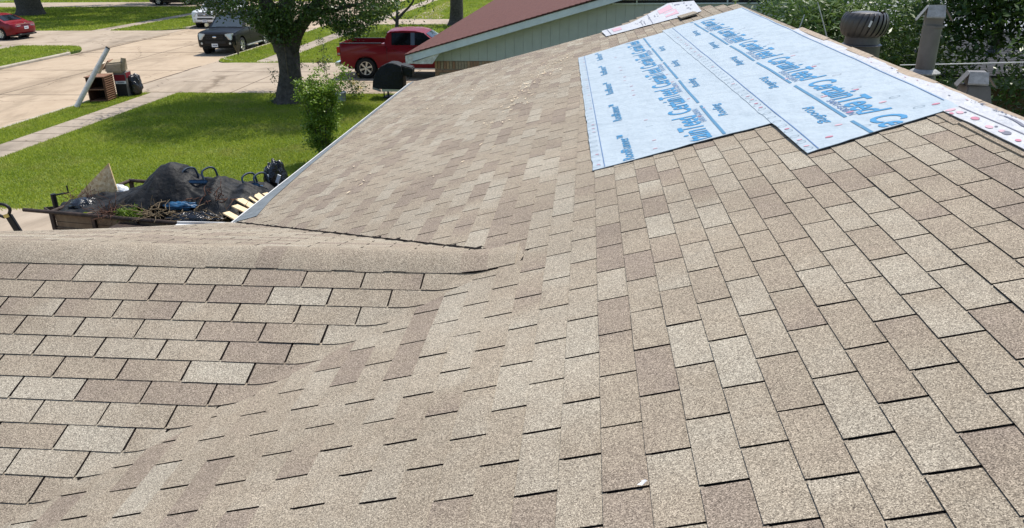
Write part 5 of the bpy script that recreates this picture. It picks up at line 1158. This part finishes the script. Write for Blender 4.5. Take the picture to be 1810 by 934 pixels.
def lump(name, parent, c, d, mat, seed=0, amp=.25, n=14, freq=2.2, flat=.0):
    m = MB(); rings = n
    for i in range(rings + 1):
        ph = math.pi * i / rings
        for k in range(2 * n):
            th = 2 * math.pi * k / (2 * n); v = Vector((math.sin(ph) * math.cos(th), math.sin(ph) * math.sin(th), math.cos(ph)))
            r = 1 + amp * mnoise.noise(v * freq + Vector((seed, 0, 0))) + amp * .5 * abs(mnoise.noise(v * freq * 2.6 + Vector((0, seed, 0))))
            z = v.z * r * d[2]; z = max(z, -d[2] * (1 - flat)); m.v.append((c[0] + v.x * r * d[0], c[1] + v.y * r * d[1], c[2] + z))
    for i in range(rings):
        for k in range(2 * n): m.f.append((i * 2 * n + k, (i + 1) * 2 * n + k, (i + 1) * 2 * n + (k + 1) % (2 * n), i * 2 * n + (k + 1) % (2 * n))); m.m.append(0)
    return m.build(name, MT[mat], parent, 180)
def pile(name, label, cat, loc, d, mat, **kw):
    t = lump(name, None, (0, 0, 0), d, mat, **kw); t.location = loc; return tag(t, label, cat)
def twigs(name, label, loc, d, n, mat, rad=.006, lift=.5, cat='twigs'):
    m = MB(); q = random.Random(hash(label) % 999 if False else len(label))
    for _ in range(n):
        p = Vector((q.gauss(0, d[0]), q.gauss(0, d[1]), abs(q.gauss(0, d[2])))); pts = [p]; dr = Vector((q.gauss(0, 1), q.gauss(0, 1), q.gauss(0, lift))).normalized()
        for k in range(3): dr = (dr + Vector((q.gauss(0, .5), q.gauss(0, .5), q.gauss(0, .3)))).normalized(); pts.append(pts[-1] + dr * q.uniform(.06, .15))
        m.tube(pts, [rad, rad * .8, rad * .6, rad * .3], 4, cap=False)
    o = m.build(name, MT[mat], None, fix=False); o.location = loc; return tag(o, label, cat, kind='stuff')
# shade net thrown over the heap
HX = [(-9.55, .79), (-9.3, .82), (-8.8, .93), (-8.3, 1.02), (-8.05, 1.12), (-7.80, 1.36), (-7.62, 1.50), (-7.43, 1.57), (-7.28, 1.52), (-7.15, 1.38), (-7.0, 1.25), (-6.75, 1.24), (-6.62, 1.32), (-6.45, 1.18), (-6.3, 1.14), (-6.12, 1.19), (-5.95, 1.15), (-5.7, .95)]
FY = [(-9.55, 10.52), (-9.2, 10.42), (-8.7, 10.36), (-8.24, 10.34), (-7.7, 10.36), (-7.45, 10.48), (-7.2, 10.50), (-6.8, 10.40), (-6.4, 10.22), (-6.1, 10.15), (-5.7, 10.2)]
def lerp(T, x):
    if x <= T[0][0]: return T[0][1]
    for (a, u), (b, v) in zip(T, T[1:]):
        if x <= b: q = (x - a) / (b - a); q = q * q * (3 - 2 * q) * .5 + q * .5; return u + (v - u) * q
    return T[-1][1]
def net_z(x, y):
    h = lerp(HX, x); f = lerp(FY, x); b = 11.9
    if y < 10.95: q = (10.95 - y) / max(.1, 10.95 - f); z = h - (h - .74) * (.15 * q + .62 * q * q)
    else: q = (y - 10.95) / (b - 10.95); z = h - (h - .72) * (.2 * q + .75 * q * q)
    an = math.atan2(y - 10.95, x + 7.43); rd = math.hypot(x + 7.43, y - 10.95); z += (.085 * abs(mnoise.noise(Vector((math.cos(an) * 5, math.sin(an) * 5, rd * .8)))) + .06 * abs(mnoise.noise(Vector((math.cos(an) * 11, math.sin(an) * 11, rd * 1.1 + 4))))) * min(1, rd * 1.4) - .02
    z += .045 * mnoise.noise(Vector((x * 3.2, y * 2.2, 1))) + .05 * abs(mnoise.noise(Vector((x * 2.5 + y * 3.4, y * 1.2 - x, 7)))) + .007 * mnoise.noise(Vector((x * 10, y * 9, 3)))
    return z
m = MB(); nx, ny = 190, 64
for i in range(nx + 1):
    x = -9.55 + 3.85 * i / nx; f = lerp(FY, x) + .05 * mnoise.noise(Vector((x * 7, 0, 4))); b = 11.2 + .7 * min(1, (x + 9.55) / 1.6)
    for j in range(ny + 1):
        y = f + (b - f) * j / ny; m.v.append((x, y, net_z(x, y)))
for i in range(nx):
    for j in range(ny):
        xc = -9.55 + 3.85 * i / nx; yc = m.v[i * (ny + 1) + j][1]
        if mnoise.noise(Vector((xc * 1.9, yc * 2.2, 12))) > .42 and j < 32: continue
        q = i * (ny + 1) + j; m.f.append((q, q + ny + 1, q + ny + 2, q + 1)); m.m.append(0)
nt_ = m.build('shade_net', MT['net'], None, 180, fix=False); tag(nt_, 'black shade net thrown over the debris heap on the trailer', 'net')
# what lies under and around it
pile('debris_heap', 'dark heap of bagged yard waste under the black net on the trailer', 'debris', (-7.3, 11.0, .70), (1.25, .50, .30), 'heap', seed=3, amp=.35, n=20)
pile('bin_bag', 'crinkled black bag at the front of the heap beneath the blue bundle', 'bag', (-6.75, 10.22, .76), (.52, .16, .15), 'bin_bag', seed=5, amp=.4, n=18, freq=3.2)
pile('bin_bag', 'shiny black bag by the dry twigs at the left end of the trailer', 'bag', (-9.05, 10.78, .84), (.24, .2, .11), 'bin_bag', seed=8, amp=.4, n=14, freq=3)
pile('blue_tarp', 'crumpled blue plastic bundle poking out of the net', 'tarp', (-7.08, 10.40, .97), (.24, .10, .06), 'blue', seed=2, amp=.6, n=18, freq=3.4)
pile('white_bag', 'white bag beside the raw board on the trailer', 'bag', (-8.70, 11.32, .92), (.16, .12, .11), 'white_bag', seed=9, amp=.35, n=12)
bb = pile('bin_bag', 'tall knotted black bag with white scraps at the right end of the trailer', 'bag', (-5.93, 11.75, .98), (.19, .18, .42), 'bin_bag', seed=14, amp=.4, n=18, freq=2.4)
for dx, dz, w_, h_ in ((-.03, .18, .10, .045), (.12, .14, .06, .16), (.10, -.02, .05, .12)): q = MB(); q.box((dx, -.17, dz), (w_, .02, h_), Matrix.Rotation(.4, 3, 'Y')); q.build('scrap', MT['white_bag'], bb)
sbd = MB(); A = [Vector(p) for p in ((-8.76, 11.25, 1.46), (-9.36, 11.05, .90), (-9.06, 10.95, .72), (-8.62, 11.12, 1.00))]; nn = (A[1] - A[0]).cross(A[3] - A[0]).normalized() * .014
o_ = A[2].copy(); sbd.hexa([p - o_ - nn for p in A] + [p - o_ + nn for p in A]); ob = sbd.build('strand_board', MT['osb'], None); ob.location = o_; tag(ob, 'raw strand board offcut standing on one corner in the trailer', 'board')
twigs('twig_heap', 'tangle of reddish twigs beside the strand board', (-9.05, 11.0, .84), (.16, .12, .07), 90, 'twig')
twigs('twig_heap', 'reddish roots showing below the net over the front rail', (-8.32, 10.36, .80), (.13, .05, .05), 80, 'twig')
twigs('stalk_heap', 'dry pale stalks hanging out below the middle of the net', (-7.48, 10.26, .82), (.16, .05, .10), 46, 'straw', .009)
twigs('stalk_heap', 'dry stems lying over the black bag at the front of the trailer', (-6.65, 10.16, .82), (.4, .06, .06), 40, 'straw', .008)
twigs('twig_heap', 'brown sticks caught over the net below the two tipped chairs', (-6.5, 10.55, 1.02), (.22, .08, .05), 34, 'twig', .010)
cl = np_mesh('cut_grass', leaves(clumps([(0, 0, .03), (.12, 0, .02), (-.12, .0, .0), (.2, -.05, -.02), (.0, -.05, -.03)], 90, (.06, .04, .035)), .10, .14, .2), 4, MT['leaf_bright']); cl.location = (-8.0, 10.33, .86); tag(cl, 'clump of cut green grass below the net at the front rail', 'grass clump')
def chair(loc, rz, lab, w_=.30):
    t = empty('plastic_chair', loc, rz, label=lab, cat='chair', group='blue chairs tipped onto the heap')
    m = MB(); m.box((0, 0, 0), (w_, .04, .15 if w_ < .3 else .07), Matrix.Rotation(-.25, 3, 'X')); m.build('panel', MT['blue'], t, bevel=.02)
    m = MB(); m.box((0, .14, -.08), (w_, .26, .03), Matrix.Rotation(.2, 3, 'X')); m.build('seat', MT['blue'], t, bevel=.01)
    for s in (-1, 1):
        x = s * w_ / 2
        m = MB(); p, r = smooth_path([(x, 0, -.1), (x - .10, .05, .13), (x - .04, .16, .20), (x + .06, .22, .18), (x + .10, .24, .02)], [.018] * 5, 5); m.tube(p, r, 8); m.build('leg_loop', MT['navy'], t, 60)
    return t
chair((-6.95, 10.85, 1.26), .1, 'blue chair tipped over on top of the black net', .34)
chair((-6.0, 10.95, 1.15), .15, 'blue chair half buried by the tall black bag', .2)
pa = empty('wood_pallet', (-5.75, 10.3, 1.05), 0, label='broken pallet of fresh yellow boards beside the eave flashing', cat='pallet')
for k, (xx, yy, ln, w_, dz, a) in enumerate(((-.29, -.44, .9, .115, 0, -.62), (-.27, -.14, .8, .115, .02, -.58), (-.34, .19, .75, .125, .03, -.66), (-.40, .48, .7, .045, .05, -.72), (-.28, .60, .75, .13, .04, -.78), (-.06, .62, .5, .10, .0, -.70))):
    m = MB(); q = Matrix.Rotation(a, 3, 'Z') @ Matrix.Rotation(.10, 3, 'Y'); m.box(Vector((xx, yy, dz)) + q @ Vector((ln / 2, 0, 0)), (ln, w_, .022), q); m.build('board', MT['new_wood'], pa)
for xx in (-.12, .26): m = MB(); m.box((xx, .0, -.11), (.045, 1.3, .09), .12); m.build('stringer', MT['new_wood'], pa)
# tool handle at the left edge
th = empty('hand_truck', (-8.75, 9.0, 0), 0, label='black looped handle with a yellow sticker at the left edge above the lower ridge', cat='hand truck')
m = MB(); m.hexa([(-.05, -.03, .25), (.07, -.03, .25), (.07, .03, .25), (-.05, .03, .25), (-.40, -.03, 1.22), (-.30, -.03, 1.26), (-.30, .03, 1.26), (-.40, .03, 1.22)]); m.build('shaft', MT['black_plastic'], th, bevel=.012)
m = MB(); p, r = smooth_path([(-.36, 0, 1.22), (-.30, 0, 1.33), (-.36, 0, 1.40), (-.50, 0, 1.41), (-.62, 0, 1.34), (-.56, 0, 1.26), (-.42, 0, 1.20)], [.024] * 7, 5); m.tube(p, r, 8); m.build('handle', MT['black_plastic'], th, 60)
m = MB(); m.box((-.36, -.036, 1.235), (.085, .012, .055), Matrix.Rotation(-.3, 3, 'Y')); m.build('sticker', MT['yellow'], th)
for s in (-1, 1): wheel(th, .02, s * .2, .13, .07, s, 5)
m = MB(); m.box((.0, 0, .13), (.03, .44, .03)); m.box((.14, 0, .03), (.3, .4, .02)); m.build('toe_plate', MT['black_metal'], th)

# ------------------------------------------------------------------ covered grill on the driveway
gl = empty('covered_grill', (-7.17, 25.75, 0.011), 0, label='barbecue grill under a black cover on the driveway by the eave', cat='grill')
prof = [(-.55, .34), (-.52, .62), (-.42, .86), (-.22, 1.10), (.06, 1.23), (.30, 1.22), (.50, 1.12), (.54, .90), (.53, .34)]
m = MB(); rg = [-.32, -.29, -.15, 0, .15, .29, .32]; n = len(prof)
for yy in rg:
    e = .94 if abs(yy) > .3 else 1
    for k, (u, v) in enumerate(prof): m.v.append((u * e + .02 * mnoise.noise(Vector((u * 6, yy * 9, v * 4))), yy + .02 * mnoise.noise(Vector((u * 7, 3, v * 3))), .34 + (v - .34) * e + (.012 * math.sin(u * 31) if v < .4 else 0)))
for i in range(len(rg) - 1):
    for k in range(n): m.f.append((i * n + k, i * n + (k + 1) % n, (i + 1) * n + (k + 1) % n, (i + 1) * n + k)); m.m.append(0)
m.f += [tuple(range(n))[::-1], tuple(range((len(rg) - 1) * n, len(rg) * n))]; m.m += [0, 0]; m.build('cover', MT['cover'], gl, 50)
m = MB(); m.hexa([(.50, -.2, .82), (.85, -.16, .72), (.85, .26, .72), (.50, .3, .82), (.46, -.2, 1.16), (.87, -.16, 1.04), (.87, .26, 1.06), (.46, .3, 1.18)]); m.build('side_cover', MT['cover'], gl, bevel=.03)
m = MB(); m.box((.14, -.30, .31), (.72, .03, .10)); m.box((.14, 0, .27), (.72, .5, .03)); m.build('tray', MT['steel'], gl)
m = MB(); m.box((-.40, -.31, .33), (.30, .015, .07), Matrix.Rotation(.3, 3, 'Y')); m.build('cover_lining', MT['collar'], gl)
for xx, yy in ((-.16, -.26), (.0, -.26), (.44, -.26), (-.16, .26), (.44, .26)): m = MB(); m.box((xx, yy, .13), (.035, .035, .27)); m.build('leg', MT['black_metal'], gl)
m = MB(); m.box((.14, 0, .03), (.7, .5, .05)); m.build('base_shelf', MT['black_metal'], gl)

# ------------------------------------------------------------------ rubbish on the verge
cb = empty('cabinet', (-17.62, 24.5, 0), .10, label='open brown cabinet with a slatted side dumped on the verge under the leaning post', cat='cabinet')
W_, D_, H_ = .62, .72, .86
m = MB(); m.box((.02, D_ / 2, H_ / 2), (.035, D_, H_)); m.build('side_panel', MT['cabinet'], cb)
m = MB(); m.box((W_ - .02, D_ / 2, H_ / 2), (.035, D_, H_)); sp = m.build('side_panel', MT['cabinet'], cb)
for k in range(11): b = MB(); b.box((W_ + .012, D_ / 2, .07 + k * .072), (.028, D_ - .06, .040), Matrix.Rotation(.35, 3, 'Y')); b.build('slat', MT['slat_tan'], sp)
m = MB(); m.box((W_ / 2, D_ / 2, H_ + .012), (W_ + .06, D_ + .05, .03)); m.build('top', MT['slat_tan'], cb)
for z in (.05, .44): m = MB(); m.box((W_ / 2, D_ / 2, z), (W_ - .08, D_ - .02, .03)); m.build('shelf', MT['slat_tan'], cb)
m = MB(); m.box((W_ / 2, D_ - .01, H_ / 2), (W_ - .05, .02, H_ - .04)); m.build('back', MT['cab_dark'], cb)
po = MB(); p, r = smooth_path([(0, 0, 0), (.46, .52, .93), (.91, 1.05, 1.84)], [.082, .080, .074]); po.tube(p, r, 14); o = po.build('leaning_post', MT['post'], None, 50); o.location = (-17.52, 23.55, .02); tag(o, 'grey round post leaning on the dumped cabinet', 'post')
m = MB(); m.lathe([(.077, -.02), (.079, .02), (.055, .022)], 14); e = m.build('band', MT['black_metal'], o, 40); e.matrix_local = Matrix.Translation((.90, 1.04, 1.83)) @ Vector((.46, .52, .93)).to_track_quat('Z', 'Y').to_matrix().to_4x4()
cx = empty('printed_box', (-17.02, 25.62, 0), .12, label='tall box with a dark red printed band and a grey side beside the dumped cabinet', cat='box')
m = MB(); m.box((0, .22, .43), (.44, .44, .86)); m.build('carton', MT['grey_card'], cx)
m = MB(); m.box((-.02, -.004, .68), (.40, .006, .22)); m.build('red_band', MT['red_card'], cx)
m = MB(); m.box((.0, -.004, .52), (.38, .006, .10)); lb = m.build('pale_label', MT['plate'], cx)
for k in range(7): m = MB(); m.box((-.1 + k * .035, -.009, .52), (.022, .004, .05)); m.build('faded_letter', MT['plate_ink'], lb)
m = MB(); m.box((-.02, -.004, .24), (.38, .006, .44)); m.build('dark_print', MT['dark_card'], cx)
m = MB(); m.box((.224, .2, .76), (.006, .4, .18)); m.build('red_band', MT['red_card'], cx)
ct = empty('torn_carton', (-17.15, 25.6, .87), .2, label='crumpled torn cardboard carton lying on top of the printed box', cat='box')
m = MB(); m.hexa([(-.33, -.1, .0), (.30, -.12, .0), (.34, .36, .02), (-.28, .38, .02), (-.27, -.06, .33), (.33, -.14, .38), (.36, .34, .46), (-.22, .36, .42)]); m.build('carton', MT['cardboard'], ct, bevel=.05)
m = MB(); m.hexa([(-.42, .0, .10), (-.16, .02, .38), (-.10, .36, .40), (-.38, .34, .10), (-.42, .0, .12), (-.2, .02, .42), (-.12, .36, .44), (-.38, .34, .12)]); m.build('flap', MT['slat_tan'], ct)
m = MB(); m.tube([(.28, .0, .08), (.32, .02, .3), (.36, .04, .50)], .085, 10); m.build('roll', MT['cardboard'], ct, 50)
m = MB(); m.box((-.52, .1, .12), (.05, .3, .5), Matrix.Rotation(.55, 3, 'Y')); m.build('pale_panel', MT['cream_card'], ct)
pile('bin_bag', 'full black rubbish bag on the verge right of the printed box', 'bag', (-16.72, 26.0, .36), (.23, .26, .42), 'bin_bag', seed=31, amp=.35, n=16, freq=2.2, flat=.12)
